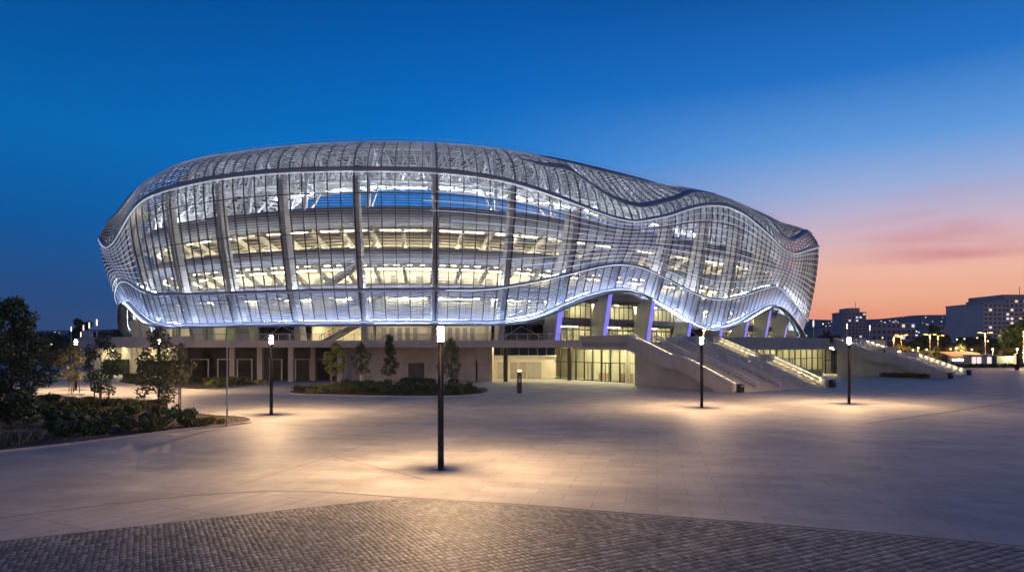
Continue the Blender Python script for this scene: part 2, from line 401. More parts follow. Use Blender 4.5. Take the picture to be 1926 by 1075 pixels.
# blue white wash lamps hidden behind the lower edge, plus an added set behind the second ring
strip('wash_light', M['E_wash'], 0, NP, 'A', .0, .10, .06, -.95, 360)

strip('wash_trough', M['ring'], 0, NP, 'A', -.03, .03, .9, -.5, 360)  # unseen baffle added to keep the wash lamps from lighting downward
strip('wash_trough', M['ring'], 0, NP, 'A', .975, .03, .8, -.45, 360)
strip('wash_light', M['E_ring'], 0, NP, 'A', 1.0, .07, .06, -.85, 300)  # lamp ring added to brighten the columns and slats
# added ledge hiding an added lamp that brightens the skirt from below
strip('light_ledge', M['ring'], 0, NP, 'A', -.035, .03, 1.3, 1.30, 480)
strip('light_ledge', M['ring'], 0, NP, 'A', .0, .24, .03, 1.30, 480)
strip('wash_light', M['E_out'], 0, NP, 'A', -.02, .05, .07, 1.10, 360)
# ------------------------------------------------------------- floors and bowl
def ring_prism(name, m, prof, n=256, parent=stadium):
    """closed (out, z) profile swept right round the oval"""
    idx = np.linspace(0, NP, n, endpoint=False); p = len(prof); V = []
    for o, z in prof:
        x, y = ring_xy(idx, o); V.append(np.stack([x, y, z(idx) if callable(z) else np.full(n, z)], -1))
    V = np.stack(V, 1).reshape(-1, 3); a = np.arange(n)[:, None] * p + np.arange(p)[None]; b = np.arange(n)[:, None] * p + (np.arange(p)[None] + 1) % p
    a2 = np.roll(a, -1, 0); b2 = np.roll(b, -1, 0)
    return spart(mesh_np(name, V, np.stack([b, a, a2, b2], -1).reshape(-1, 4)), name, m, parent)
def rect(o0, o1, z0, z1): return [(o0, z0), (o0, z1), (o1, z1), (o1, z0)]
ring_prism('floor_slab', M['slab'], rect(-8.8, -20, 8.3, 9.4))
ring_prism('floor_slab', M['slab'], rect(-7.2, -20, 12.3, 13.3))
ring_prism('floor_slab', M['slab'], rect(-7.6, -20, 17.15, 17.6))
ring_prism('parapet', M['slab'], rect(-7.35, -7.6, 17.2, 19.2))
ring_prism('parapet', M['slab'], rect(-6.9, -7.3, 22.7, 25.2))
ring_prism('floor_slab', M['slab'], rect(-7.3, -10.5, 22.7, 23.1))
ring_prism('parapet', M['slab'], rect(-7.2, -7.35, 13.3, 14.0))
# stepped underside of the upper stand (seating rows) and its top
prof = []
n = 15
for q in range(n):
    o = -8.4 - q * .78; z = 22.6 - q * .36
    prof += [(o, z), (o - .78, z)]
for q in range(1, n): ring_prism('step_edge', M['slab'], rect(-8.4 - q * .78 + .06, -8.4 - q * .78 - .02, 22.6 - q * .36 + .03, 22.6 - q * .36 + .20), 160)  # dark bars stand in for the shading between the steps
prof += [(-30, 15.5), (-30, 16.5), (-9.5, 25.0), (-8.4, 25.0)]
ring_prism('seating_stand', M['seat'], prof)
ring_prism('concourse_wall', M['cream'], rect(-17.5, -17.9, 13.3, 17.15))
ring_prism('roof_deck', M['roof'], [(-8.0, lambda i: ZT(i) - .35), (-8.0, lambda i: ZT(i) - .1), (-31, lambda i: ZT(i) * .6 + 14.8), (-31, lambda i: ZT(i) * .6 + 14.5)])
ring_prism('roof_fascia', M['white'], [(-30.6, lambda i: ZT(i) * .6 + 12.2), (-30.6, lambda i: ZT(i) * .6 + 14.4), (-31, lambda i: ZT(i) * .6 + 14.4), (-31, lambda i: ZT(i) * .6 + 12.2)])
ring_prism('roof_flood_strip', M['E_roof'], rect(-8.5, -8.7, 25.15, 25.22), 200)
ring_prism('roof_flood_strip', M['E_roof'], rect(-27.5, -27.7, 33.0, 33.06), 120)
ring_prism('wall_washer', M['E_cool'], rect(-15.9, -16.2, 17.02, 17.1), 200)  # lamp ring added to brighten the concourse back wall
ring_prism('stand_uplight', M['E_standup'], rect(-13.6, -13.9, 17.7, 17.76), 200)  # unseen lamp ring added to brighten the stand soffit
# thin safety rail round the roof
idx = np.linspace(0, NP, 300); x, y = ring_xy(idx, -7.6)
mb = MB(); mb.tube(np.stack([x, y, ZT(idx) + .65], -1)[:-1], .025, 4)
for k in range(0, NP, 26): mb.beam(rp(k, -7.6, float(ZT(k)) - .15), rp(k, -7.6, float(ZT(k)) + .65), .03, .03)
spart(mb, 'roof_rail', M['ring'])

# ------------------------------------------------------- columns, trusses, rakers
VIS = range(-9, 14)
for k in range(NB):
    i = bay_i(k); kk = k if k < 20 else k - NB
    a = Vector(rp(i + 1, 0, 0)); b = Vector(rp(i - 1, 0, 0)); T = (a - b).normalized()
    big = 3 <= kk <= 12
    mb = MB(); zt = min(28.2, float(ZU(i)) - .6)
    zs = [5.3, 8.5, 12, 16, 20, 24, zt]; vs = []
    for z in zs:
        so = surf_out(i, max(z, float(ZB(i)))) if z > float(ZB(i)) else surf_out(i, float(ZB(i))) - (float(ZB(i)) - z) * .18
        o = so - .75; g = (z - 5.3) / 23
        w = (1.05 if big else .95) * (1 - .2 * g); dp = (3.3 if big else 1.7) * (1 - .35 * g)
        p = Vector(rp(i, o, z)); q = Vector(rp(i, o - dp, z))
        vs += [p - T * w / 2, p + T * w / 2, q + T * w / 2, q - T * w / 2]
    fs = [(3, 2, 1, 0)] + [(r * 4 + c, r * 4 + (c + 1) % 4, r * 4 + 4 + (c + 1) % 4, r * 4 + 4 + c) for r in range(len(zs) - 1) for c in range(4)]
    fs.append(tuple((len(zs) - 1) * 4 + c for c in range(4)))
    mb.add(vs, fs); spart(mb, 'column', M['concw'])
    if kk in VIS and kk >= -5:
        # radial roof truss
        mb = MB(); dz = float(ZT(i)) - 34.7; dzn = float(ZT(i + STEP)) - 34.7; top = lambda o: 34.15 + dz + (-8 - o) * .042; bot = lambda o: 29.0 + dz + (-7.4 - o) * .17
        os_ = np.linspace(-7.6, -29.5, 8)
        for q in range(7):
            o, o2 = os_[q], os_[q + 1]
            mb.beam(rp(i, o, bot(o)), rp(i, o2, bot(o2)), .42, .42); mb.beam(rp(i, o, top(o)), rp(i, o2, top(o2)), .35, .35)
            mb.beam(rp(i, o, bot(o)), rp(i, o2, top(o2)) if q % 2 else rp(i, (o + o2) / 2, top(o)), .34, .34)
            mb.beam(rp(i, o2, bot(o2)), rp(i, o, top(o)) if q % 2 else rp(i, (o + o2) / 2, top(o)), .34, .34)
        mb.beam(rp(i, -7.0, 25), rp(i, -8.2, 33.9 + dz), .5, .5)
        mb.beam(rp(i, -8.2, 25), rp(i, -13, 30 + dz), .3, .3)
        spart(mb, 'roof_truss', M['white'])
        # ring bracing between this truss and the next
        mb = MB()
        for o, zb_, zt_ in ((-8.0, 29.2, 33.9), (-12.5, 29.9, 34.3), (-19.5, 31.2, 34.5), (-29, 32.9, 35.0)):
            n = 3
            for q in range(n):
                u, v = i + STEP * q / n, i + STEP * (q + 1) / n
                d0, d1 = dz + (dzn - dz) * q / n, dz + (dzn - dz) * (q + 1) / n
                mb.beam(rp(u, o, zb_ + d0), rp(v, o, zb_ + d1), .2, .2); mb.beam(rp(u, o, zt_ + d0 - .1), rp(v, o, zt_ + d1 - .1), .16, .16)
                m_ = (u + v) / 2; dm = (d0 + d1) / 2
                mb.beam(rp(u, o, zb_ + d0), rp(m_, o, zt_ + dm - .1), .26, .26); mb.beam(rp(m_, o, zt_ + dm - .1), rp(v, o, zb_ + d1), .26, .26)
        for q in range(1, 6):                                   # purlins under the deck
            u = i + STEP * q / 6
            du = dz + (dzn - dz) * q / 6; mb.beam(rp(u, -8.2, 34.1 + du), rp(u, -30, 35.0 + du), .12, .2)
        mb.beam(rp(i, -8, 29.3 + dz), rp(i + STEP, -19.5, 31.2 + dzn), .18, .18); mb.beam(rp(i + STEP, -8, 29.3 + dzn), rp(i, -19.5, 31.2 + dz), .18, .18)
        spart(mb, 'roof_bracing', M['white'])
        # raker beams under the stand, and struts of the concourse below
        for off in (0, STEP / 2):
            mb = MB(); mb.beam(rp(i + off, -8.6, 22.2), rp(i + off, -18.6, 17.5), .45, .8, w2=.45, h2=.5)
            mb.beam(rp(i + off, -8.4, 19.2), rp(i + off, -11.5, 20.9), .3, .3)
            spart(mb, 'raker_beam', M['concw'])
            mb = MB(); mb.beam(rp(i + off, -16.8, 13.3), rp(i + off, -9.8, 17.2), .45, .6)
            spart(mb, 'raker_beam', M['concw'])

def bay_quad(mb, i, u0, u1, o, z0, z1, d=.1, seg=2):
    """upright panel following the oval between bay fractions u0..u1"""
    for q in range(seg):
        a, b = u0 + (u1 - u0) * q / seg, u0 + (u1 - u0) * (q + 1) / seg
        p, r_ = rp(i + STEP * a, o, 0), rp(i + STEP * b, o, 0)
        mb.wall(p[:2], r_[:2], z0, z1, d)

def glazing(i, o, z0, z1, n, dark=False, door=False, bars=(), open_=(.05, .95)):
    mb = MB(); bay_quad(mb, i, open_[0], open_[1], o - .02, z0, z1, .02, 1)
    g = spart(mb, 'glass_wall', M['glassdark' if dark else 'glass'])
    fr = MB()
    for q in range(n + 1):
        u = open_[0] + (open_[1] - open_[0]) * q / n; p = rp(i + STEP * u, o + .06, 0); w = .09
        fr.beam((p[0], p[1], z0), (p[0], p[1], z1), w, .14, up=(RN[int(i) % NP][0], RN[int(i) % NP][1], 0))
    for z in (z0 + .06, z1 - .06) + tuple(bars):
        fr.beam(rp(i + STEP * open_[0], o + .05, z), rp(i + STEP * open_[1], o + .05, z), .12, .10)
    fr.build('frame', M['frame'], g)
    if door:
        for q in range(0, n, 1):
            u = open_[0] + (open_[1] - open_[0]) * (q + .5) / n; w = (open_[1] - open_[0]) / n * .40
            d = MB()
            for uu in (u - w, u, u + w):
                p = rp(i + STEP * uu, o + .14, 0); d.beam((p[0], p[1], z0), (p[0], p[1], z0 + 2.2), .07, .06)
            d.beam(rp(i + STEP * (u - w), o + .14, z0 + 2.2), rp(i + STEP * (u + w), o + .14, z0 + 2.2), .08, .08)
            d.build('door', M['frame'], g)
    return g

def lamp_bar(i, u0, u1, o, z, m, w=.28):
    mb = MB(); p, q = rp(i + STEP * u0, o, z), rp(i + STEP * u1, o, z); mb.beam(p, q, w, .07)
    spart(mb, 'ceiling_light', M[m])

LOW = {-9: 'lit', -8: 'lit', -7: 'lit', -6: 'lit', -5: 'lit', -4: 'lit', -3: 'lit', -2: 'dark', -1: 'stair', 0: 'panel', 1: 'panel', 2: 'dark', 3: 'door', 4: 'door', 5: 'door', 6: 'dark', 7: 'door', 8: 'door', 9: 'door', 10: 'door', 11: 'door', 12: 'door', 13: 'dark'}
for k in VIS:
    i = bay_i(k); t = LOW[k]
    bw = MB(); bay_quad(bw, i, 0, 1, -15, 5.3, 8.3, -.2)
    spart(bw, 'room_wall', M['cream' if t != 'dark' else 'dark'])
    bw = MB(); bay_quad(bw, i, 0, 1, -14.5, 9.4, 12.3, -.2); spart(bw, 'room_wall', M['cream'])
    sw = MB(); a, b = rp(i, -9, 0), rp(i, -15, 0); sw.wall(a[:2], b[:2], 5.3, 8.3, .2); sw.wall(a[:2], b[:2], 9.4, 12.3, .2)
    spart(sw, 'room_wall', M['cream'])
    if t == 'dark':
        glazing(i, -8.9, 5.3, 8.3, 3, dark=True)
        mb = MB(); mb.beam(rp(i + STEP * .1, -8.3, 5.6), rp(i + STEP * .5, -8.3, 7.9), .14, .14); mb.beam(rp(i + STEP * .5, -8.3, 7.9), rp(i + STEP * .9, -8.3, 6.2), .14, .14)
        spart(mb, 'brace', M['slab'])
    elif t == 'door':
        glazing(i, -8.9, 5.3, 8.3, 7, door=True, bars=(7.6,)); lamp_bar(i, .1, .9, -11.5, 8.15, 'E_warm')
        for q in range(4):                                       # inner row of posts seen through the doors
            mb = MB(); p = rp(i + STEP * (.14 + .24 * q), -13, 0); mb.box(p[0] - .2, p[0] + .2, p[1] - .2, p[1] + .2, 5.3, 8.3); spart(mb, 'inner_post', M['slab'])
    elif t == 'panel':
        mb = MB(); bay_quad(mb, i, .03, .97, -10.2, 5.3, 8.3, -.15); spart(mb, 'infill_wall', M['cream'])
        fr = MB()
        for q in range(7):
            p = rp(i + STEP * (.1 + .8 * q / 6), -9.95, 0); fr.box(p[0] - .09, p[0] + .09, p[1] - .09, p[1] + .09, 5.3, 8.3)
        fr.beam(rp(i + STEP * .1, -9.95, 6.6), rp(i + STEP * .9, -9.95, 6.6), .1, .1); fr.beam(rp(i + STEP * .03, -9.9, 7.9), rp(i + STEP * .97, -9.9, 7.9), .3, .14)
        spart(fr, 'infill_frame', M['concw']); lamp_bar(i, .06, .94, -8.4, 8.2, 'E_panel', .3)
        for q in range(5): mb = MB(); bay_quad(mb, i, .13 + .8 * q / 6, .07 + .8 * (q + 1) / 6, -10.0, 5.35, 7.6, .08, 1); spart(mb, 'infill_panel', M['slab'])
    else:
        lamp_bar(i, .1, .9, -10.5, 8.15, 'E_dim' if t == 'lit' else 'E_warm')
        if t == 'lit': glazing(i, -11, 5.3, 8.3, 4)
    # second storey: glazed band between the spandrels
    glazing(i, -8.9, 9.4, 12.3, 8, bars=(11.6,)); [lamp_bar(i, u, u + .10, -11.5, 12.15, 'E_cool') for u in (.12, .45, .78)]; lamp_bar(i, .1, .9, -13.9, 12.2, 'E_warm' if k > 2 else 'E_cool', .2)  # long rear lamp bar is added to brighten the back wall
    for q in range(3):
        mb = MB(); u = .06 + .3 * q + random.uniform(0, .14); bay_quad(mb, i, u, u + random.uniform(.04, .14), -13.6, 9.4, 9.4 + random.uniform(.9, 2.2), -.3, 1); spart(mb, 'room_partition', M['slab'])
    # open concourse and upper stand
    right = k >= 2
    for u in (.1, .3, .52, .74): lamp_bar(i, u + random.uniform(0, .05), u + .12, -10.5, 17.05, 'E_dim' if not right else ('E_warm' if k in (3, 5, 8) else 'E_dim'), .10)
    lamp_bar(i, .12, .88, -9.5, 22.12, 'E_dim' if not right else ('E_warm' if k in (2, 4, 7) else 'E_dim'), .09)
    for q in range(3):                                          # doors and kiosks on the concourse wall
        mb = MB(); u = .05 + .3 * q + random.uniform(0, .1); bay_quad(mb, i, u, u + random.uniform(.06, .18), -17.4, 13.3, 13.3 + random.uniform(2, 3), .1, 1); spart(mb, 'concourse_door', M['slab'])
    rl = MB()
    for z in (14.4, 14.8): rl.beam(rp(i, -7.3, z), rp(i + STEP, -7.3, z), .05, .05)
    for q in range(8): rl.beam(rp(i + STEP * q / 8, -7.3, 14), rp(i + STEP * q / 8, -7.3, 14.8), .05, .05)
    spart(rl, 'railing', M['grey'])
# sloping stair flights inside the middle bay
def flight(k, u0, u1, o, z0, z1):
    i = bay_i(k); mb = MB(); n = 18
    for q in range(n):
        a, b = u0 + (u1 - u0) * q / n, u0 + (u1 - u0) * (q + 1) / n; za = z0 + (z1 - z0) * (q + 1) / n
        p, r_ = rp(i + STEP * a, o, 0), rp(i + STEP * b, o, 0); mb.wall(p[:2], r_[:2], za - .18, za, 1.8)
    f = spart(mb, 'stair_flight', M['concw'])
    st = MB()
    for oo in (o + .03, o - 1.85):
        st.beam(rp(i + STEP * u0, oo, z0 - .1), rp(i + STEP * u1, oo, z1 - .1), .12, .55)
        st.beam(rp(i + STEP * u0, oo, z0 + 1), rp(i + STEP * u1, oo, z1 + 1), .06, .06)
        for q in range(9):
            u = u0 + (u1 - u0) * q / 8; z = z0 + (z1 - z0) * q / 8; st.beam(rp(i + STEP * u, oo, z), rp(i + STEP * u, oo, z + 1), .05, .05)
    st.build('stringer', M['slab'], f)
flight(-1, .14, .95, -8.1, 13.3, 18.2); flight(-1, .25, .95, -8.9, 9.4, 12.9); flight(-1, .22, .85, -7.4, 5.3, 8.4)
# glowing plates stand in for blue light washing the flank column fronts
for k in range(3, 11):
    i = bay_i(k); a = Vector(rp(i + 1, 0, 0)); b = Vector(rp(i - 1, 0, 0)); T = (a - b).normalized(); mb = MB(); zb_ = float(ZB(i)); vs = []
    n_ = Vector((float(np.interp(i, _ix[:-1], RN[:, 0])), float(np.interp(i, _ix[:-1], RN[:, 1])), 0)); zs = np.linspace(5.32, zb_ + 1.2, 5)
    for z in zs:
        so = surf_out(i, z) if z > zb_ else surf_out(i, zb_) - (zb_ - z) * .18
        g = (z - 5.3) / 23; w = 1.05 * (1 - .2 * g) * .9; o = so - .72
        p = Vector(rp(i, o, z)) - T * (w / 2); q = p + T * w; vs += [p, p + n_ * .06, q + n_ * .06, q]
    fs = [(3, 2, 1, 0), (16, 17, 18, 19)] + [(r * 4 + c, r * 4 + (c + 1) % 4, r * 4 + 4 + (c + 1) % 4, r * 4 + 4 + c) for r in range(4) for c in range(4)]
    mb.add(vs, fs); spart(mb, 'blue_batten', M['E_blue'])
# ------------------------------------------------------------------ world, camera
cam_d = bpy.data.cameras.new('camera'); cam = bpy.data.objects.new('camera', cam_d); COL.objects.link(cam)
cam.location = (0, 0, 4.7); cam.rotation_euler = (R(90), 0, 0); cam_d.sensor_width = 36; cam_d.lens = 24
cam_d.shift_y = 114.5 / 1926; cam_d.clip_end = 20000; scene.camera = cam
def at(px, py, z=0.0):
    """ground point (x, y) seen at photograph pixel px, py, on the level z"""
    Y = (4.7 - z) * 1284 / (py - 652); return ((px - 963) / 1284 * Y, Y)

w = bpy.data.worlds.new('World'); scene.world = w; w.use_nodes = True
nt = w.node_tree; N = nt.nodes; L = nt.links; bg = N['Background']
def node(t, **k):
    n = N.new(t)
    for a, v in k.items():
        if a.startswith('i_'): n.inputs[int(a[2:])].default_value = v
        else: setattr(n, a, v)
    return n
tc = node('ShaderNodeTexCoord'); sep = node('ShaderNodeSeparateXYZ'); L.new(tc.outputs['Generated'], sep.inputs[0])
el = node('ShaderNodeMath', operation='ARCSINE'); L.new(sep.outputs['Z'], el.inputs[0])
eld = node('ShaderNodeMapRange', i_1=0.0, i_2=R(60)); L.new(el.outputs[0], eld.inputs[0])
az = node('ShaderNodeMath', operation='ARCTAN2'); L.new(sep.outputs['X'], az.inputs[0]); L.new(sep.outputs['Y'], az.inputs[1])
def ramp(stops):
    r = node('ShaderNodeValToRGB'); e = r.color_ramp.elements
    while len(e) > 1: e.remove(e[-1])
    for q, (d, c) in enumerate(stops):
        s = e[0] if q == 0 else e.new(d / 60)
        s.position = d / 60; s.color = (*c, 1)
    L.new(eld.outputs[0], r.inputs['Fac']); return r
lin = lambda r, g, b: tuple((c / 255 / 12.92 if c <= 10 else ((c / 255 + .055) / 1.055) ** 2.4) for c in (r, g, b))
blue = ramp([(0, lin(58, 88, 138)), (4, lin(42, 90, 152)), (9, lin(10, 104, 184)), (15, lin(2, 120, 206)), (21, lin(1, 102, 190)), (27, lin(1, 82, 164)), (60, lin(3, 48, 105))])
glow = ramp([(0, tuple(1.1 * c for c in lin(252, 128, 86))), (1.6, tuple(1.1 * c for c in lin(253, 154, 110))), (3.6, tuple(1.05 * c for c in lin(250, 180, 144))), (6, lin(250, 192, 170)), (8.5, lin(214, 186, 200)), (11.5, lin(160, 178, 220)), (15, lin(98, 156, 222)), (20, lin(34, 114, 198)), (26, lin(13, 86, 166)), (60, lin(5, 50, 108))])
# azimuth weight: sunset glow to the right of the view, fading towards the left
azw = node('ShaderNodeMapRange', interpolation_type='SMOOTHSTEP', i_1=R(-10), i_2=R(28)); L.new(az.outputs[0], azw.inputs[0])
azb = node('ShaderNodeMapRange', interpolation_type='SMOOTHSTEP', i_1=R(115), i_2=R(60)); L.new(az.outputs[0], azb.inputs[0])
azm = node('ShaderNodeMath', operation='MULTIPLY'); L.new(azw.outputs[0], azm.inputs[0]); L.new(azb.outputs[0], azm.inputs[1])
mx = node('ShaderNodeMix', data_type='RGBA'); L.new(azm.outputs[0], mx.inputs['Factor']); L.new(blue.outputs['Color'], mx.inputs['A']); L.new(glow.outputs['Color'], mx.inputs['B'])
# the left of the sky is deeper
azl = node('ShaderNodeMapRange', interpolation_type='SMOOTHSTEP', i_1=R(-40), i_2=R(2), i_3=.72, i_4=1.0); L.new(az.outputs[0], azl.inputs[0])
mlt = node('ShaderNodeMix', data_type='RGBA', blend_type='MULTIPLY'); mlt.inputs['Factor'].default_value = 1
L.new(mx.outputs['Result'], mlt.inputs['A']); L.new(azl.outputs[0], mlt.inputs['B'])
# the sky opposite the sunset (behind the camera) is a paler mauve
bk = ramp([(0, lin(128, 118, 138)), (8, lin(160, 136, 158)), (18, lin(118, 124, 166)), (32, lin(60, 94, 150)), (60, lin(16, 62, 120))])
aab = node('ShaderNodeMath', operation='ABSOLUTE'); L.new(az.outputs[0], aab.inputs[0])
bw = node('ShaderNodeMapRange', interpolation_type='SMOOTHSTEP', i_1=R(75), i_2=R(135)); L.new(aab.outputs[0], bw.inputs[0])
mb_ = node('ShaderNodeMix', data_type='RGBA'); L.new(bw.outputs[0], mb_.inputs['Factor']); L.new(mlt.outputs['Result'], mb_.inputs['A']); L.new(bk.outputs['Color'], mb_.inputs['B']); mlt = mb_
# thin pink cloud streaks low in the west
mp = node('ShaderNodeMapping'); mp.inputs['Scale'].default_value = (1.6, 1.6, 15); L.new(tc.outputs['Generated'], mp.inputs[0])
nz = node('ShaderNodeTexNoise'); nz.inputs['Scale'].default_value = 1.6; nz.inputs['Detail'].default_value = 4; nz.inputs['Distortion'].default_value = .3; L.new(mp.outputs[0], nz.inputs['Vector'])
c1 = node('ShaderNodeMapRange', interpolation_type='SMOOTHSTEP', i_1=.44, i_2=.74); L.new(nz.outputs['Fac'], c1.inputs[0])
c2 = node('ShaderNodeMapRange', interpolation_type='SMOOTHSTEP', i_1=R(3), i_2=R(6)); L.new(el.outputs[0], c2.inputs[0])
c3 = node('ShaderNodeMapRange', interpolation_type='SMOOTHSTEP', i_1=R(13), i_2=R(9)); L.new(el.outputs[0], c3.inputs[0])
c4 = node('ShaderNodeMapRange', interpolation_type='SMOOTHSTEP', i_1=R(22), i_2=R(34)); L.new(az.outputs[0], c4.inputs[0])
pr = c1.outputs[0]
for c in (c2, c3, c4, azb):
    m_ = node('ShaderNodeMath', operation='MULTIPLY'); L.new(pr, m_.inputs[0]); L.new(c.outputs[0], m_.inputs[1]); pr = m_.outputs[0]
m_ = node('ShaderNodeMath', operation='MULTIPLY', i_1=.7); L.new(pr, m_.inputs[0])
cl = node('ShaderNodeMix', data_type='RGBA'); L.new(m_.outputs[0], cl.inputs['Factor']); L.new(mlt.outputs['Result'], cl.inputs['A']); cl.inputs['B'].default_value = (*lin(206, 128, 142), 1)
# physical dusk sky, sun just under the horizon in the west, adds the remaining twilight
sky = node('ShaderNodeTexSky', sky_type='NISHITA', sun_disc=False); sky.sun_elevation = R(-3.5); sky.sun_rotation = R(48); sky.ozone_density = 3
sm = node('ShaderNodeMix', data_type='RGBA', blend_type='ADD'); sm.inputs['Factor'].default_value = .04
L.new(cl.outputs['Result'], sm.inputs['A']); L.new(sky.outputs['Color'], sm.inputs['B'])
L.new(sm.outputs['Result'], bg.inputs['Color']); bg.inputs['Strength'].default_value = 1.0
vs = scene.view_settings; scene.display_settings.display_device = 'sRGB'; vs.view_transform = 'Standard'; vs.look = 'None'; vs.exposure = 0; vs.gamma = 1; vs.use_curve_mapping = False
cy = scene.cycles; cy.use_denoising = True; cy.sample_clamp_indirect = 6; cy.sample_clamp_direct = 0; cy.max_bounces = 7; cy.diffuse_bounces = 3; cy.glossy_bounces = 3; cy.transparent_max_bounces = 12; cy.use_light_tree = True
cy.caustics_reflective = False; cy.caustics_refractive = False

# ------------------------------------------------------------------ ground
def sheet(name, P, z, m, kind='structure'):
    me = bpy.data.meshes.new(name); me.from_pydata([(x, y, z) for x, y in P], [], [tuple(range(len(P)))]); me.update()
    return props(link(name, me, m), kind=kind)
M['plaza'] = brick_mat('pale concrete slabs', (.385, .37, .345), 1.9, .8, R(12), .013, .09, .62, .16, .62, rvar=.12, spec=.22)
M['band'] = brick_mat('radial slab band', (.40, .38, .35), 2.6, .62, R(-62), .014, .06, .62, .15, .45, offset=.0, spec=.2)
M['cob'] = mat('granite setts', (.185, .178, .165), .55, 0, .3, .8, .25, 40, island=.5, spec=.3)
M['joint'] = mat('dark joint', (.06, .05, .045), .8, 0, .2, 2)
sheet('ground', [(-4600, -60), (4600, -60), (4600, 3650), (-4600, 3650)], -.02, M['earth'])
sheet('plaza', [(-110, -20), (130, -20), (150, 100), (150, 149), (70, 152), (40, 260), (-90, 260), (-140, 150), (-140, 60)], 0, M['plaza'])
# foreground setts: every stone a little block
LB0, LB1 = np.array([-12.6, 16.4]), np.array([-3.72, 21.18])
def arc_pts():
    px = [(-140, 1000), (0, 974), (100, 960.5), (200, 949), (349, 932.5), (430, 926.5), (503, 923.5), (598, 924), (668, 928.5), (738, 934), (850, 940.5), (960, 947), (1200, 966), (1500, 989.5), (1700, 1006), (1926, 1027), (2300, 1062)]
    return np.array([at(*p) for p in px])
ARC = arc_pts()
def cobble_top(x):
    """far limit of the setts at world x"""
    ya = np.interp(x, ARC[:, 0], ARC[:, 1] - .18)
    yl = LB0[1] + (x - LB0[0]) * (LB1[1] - LB0[1]) / (LB1[0] - LB0[0])
    k = .22                                                     # the two limits meet in a soft curve
    return -k * np.log(np.exp(-ya / k) + np.exp(-np.minimum(yl, ya + 3) / k)) + .0
def cobbles():
    ang = math.atan2(LB1[1] - LB0[1], LB1[0] - LB0[0]); c, s = math.cos(ang), math.sin(ang)
    V = []; Q = []; n0 = 0
    v = -18.0
    while v < 34:
        rowh = .215 + RNG.uniform(-.012, .012); u = -22 + RNG.uniform(-.02, .02); us = []
        while u < 40:
            wd = .13 + RNG.uniform(-.012, .012); us.append((u, wd)); u = -22 + .13 * round((u + wd + 22) / .13) + RNG.uniform(-.008, .008)
        us = np.array(us); cu = us[:, 0] + us[:, 1] / 2
        wob = .0 * cu
        x = LB0[0] + cu * c - (v + wob + rowh / 2) * s; y = LB0[1] + cu * s + (v + wob + rowh / 2) * c
        ok = (y < cobble_top(x)) & (y > 8.5) & (np.abs(x) < y * .80 + 3.5)
        for j in np.nonzero(ok)[0]:
            w2, h2 = us[j, 1] / 2 - .007 - RNG.uniform(0, .004), rowh / 2 - .013 - RNG.uniform(0, .006); g = .007
            jit = RNG.uniform(-.004, .004, (4, 2)); ztop = .0118 + RNG.uniform(-.0008, .0010); tl = RNG.uniform(-.0005, .0005, 2)
            o = [(-w2, -h2), (w2, -h2), (w2, h2), (-w2, h2)]; ii = [(-w2 + g, -h2 + g), (w2 - g, -h2 + g), (w2 - g, h2 - g), (-w2 + g, h2 - g)]
            for q, (a, b) in enumerate(o):
                a += jit[q, 0]; b += jit[q, 1]; V.append((x[j] + a * c - b * s, y[j] + a * s + b * c, .0085))
            for q, (a, b) in enumerate(ii):
                V.append((x[j] + a * c - b * s, y[j] + a * s + b * c, ztop + tl[0] * a / w2 + tl[1] * b / h2))
            Q += [(n0 + 4, n0 + 5, n0 + 6, n0 + 7)] + [(n0 + q, n0 + (q + 1) % 4, n0 + 4 + (q + 1) % 4, n0 + 4 + q) for q in range(4)]
            n0 += 8
        v += rowh
    return mesh_np('cobblestones', V, Q)
props(link('cobblestones', cobbles(), M['cob']), kind='stuff')
xs = np.linspace(-16, 20, 90)
sheet('cobble_bed', [(-16, 4), (20, 4)] + [(float(x), float(cobble_top(x))) for x in xs[::-1]], .009, M['joint'])
# slab band between the arc joint and the setts
bx = [float(x) for x in np.linspace(-15, LB1[0], 30)]
sheet('paving_band', [(x, float(cobble_top(np.array(x))) + .01) for x in bx] + [(x, float(np.interp(x, ARC[:, 0], ARC[:, 1])) - .03) for x in bx[::-1] if np.interp(x, ARC[:, 0], ARC[:, 1]) - .04 > cobble_top(np.array(x)) + .01], .004, M['band'])
def line(name, P, wd, z, m):
    P = np.array(P, float); d = np.gradient(P, axis=0); d /= np.hypot(*d.T)[:, None]; n = np.c_[-d[:, 1], d[:, 0]] * wd / 2
    V = np.vstack([np.c_[P - n, np.full(len(P), z)], np.c_[P + n, np.full(len(P), z)]]); k = len(P)
    return props(link(name, mesh_np(name, V, [(i, i + 1, k + i + 1, k + i) for i in range(k - 1)]), m), kind='structure')
line('paving_joint', ARC, .05, .010, M['joint'])
line('paving_joint', [at(449, 912), at(623, 857), at(700, 832)], .03, .010, M['joint'])
line('paving_joint', [at(623, 857), at(748, 888), at(800, 902)], .03, .010, M['joint'])
line('drain_channel', [at(1630, 796), at(1780, 775), at(1926, 753), at(2100, 738)], .16, .012, M['black'])
line('paving_joint', [at(880, 768), at(960, 742)], .05, .010, M['joint'])
line('paving_joint', [at(1040, 795), at(1330, 812), at(1500, 828)], .03, .010, M['joint'])

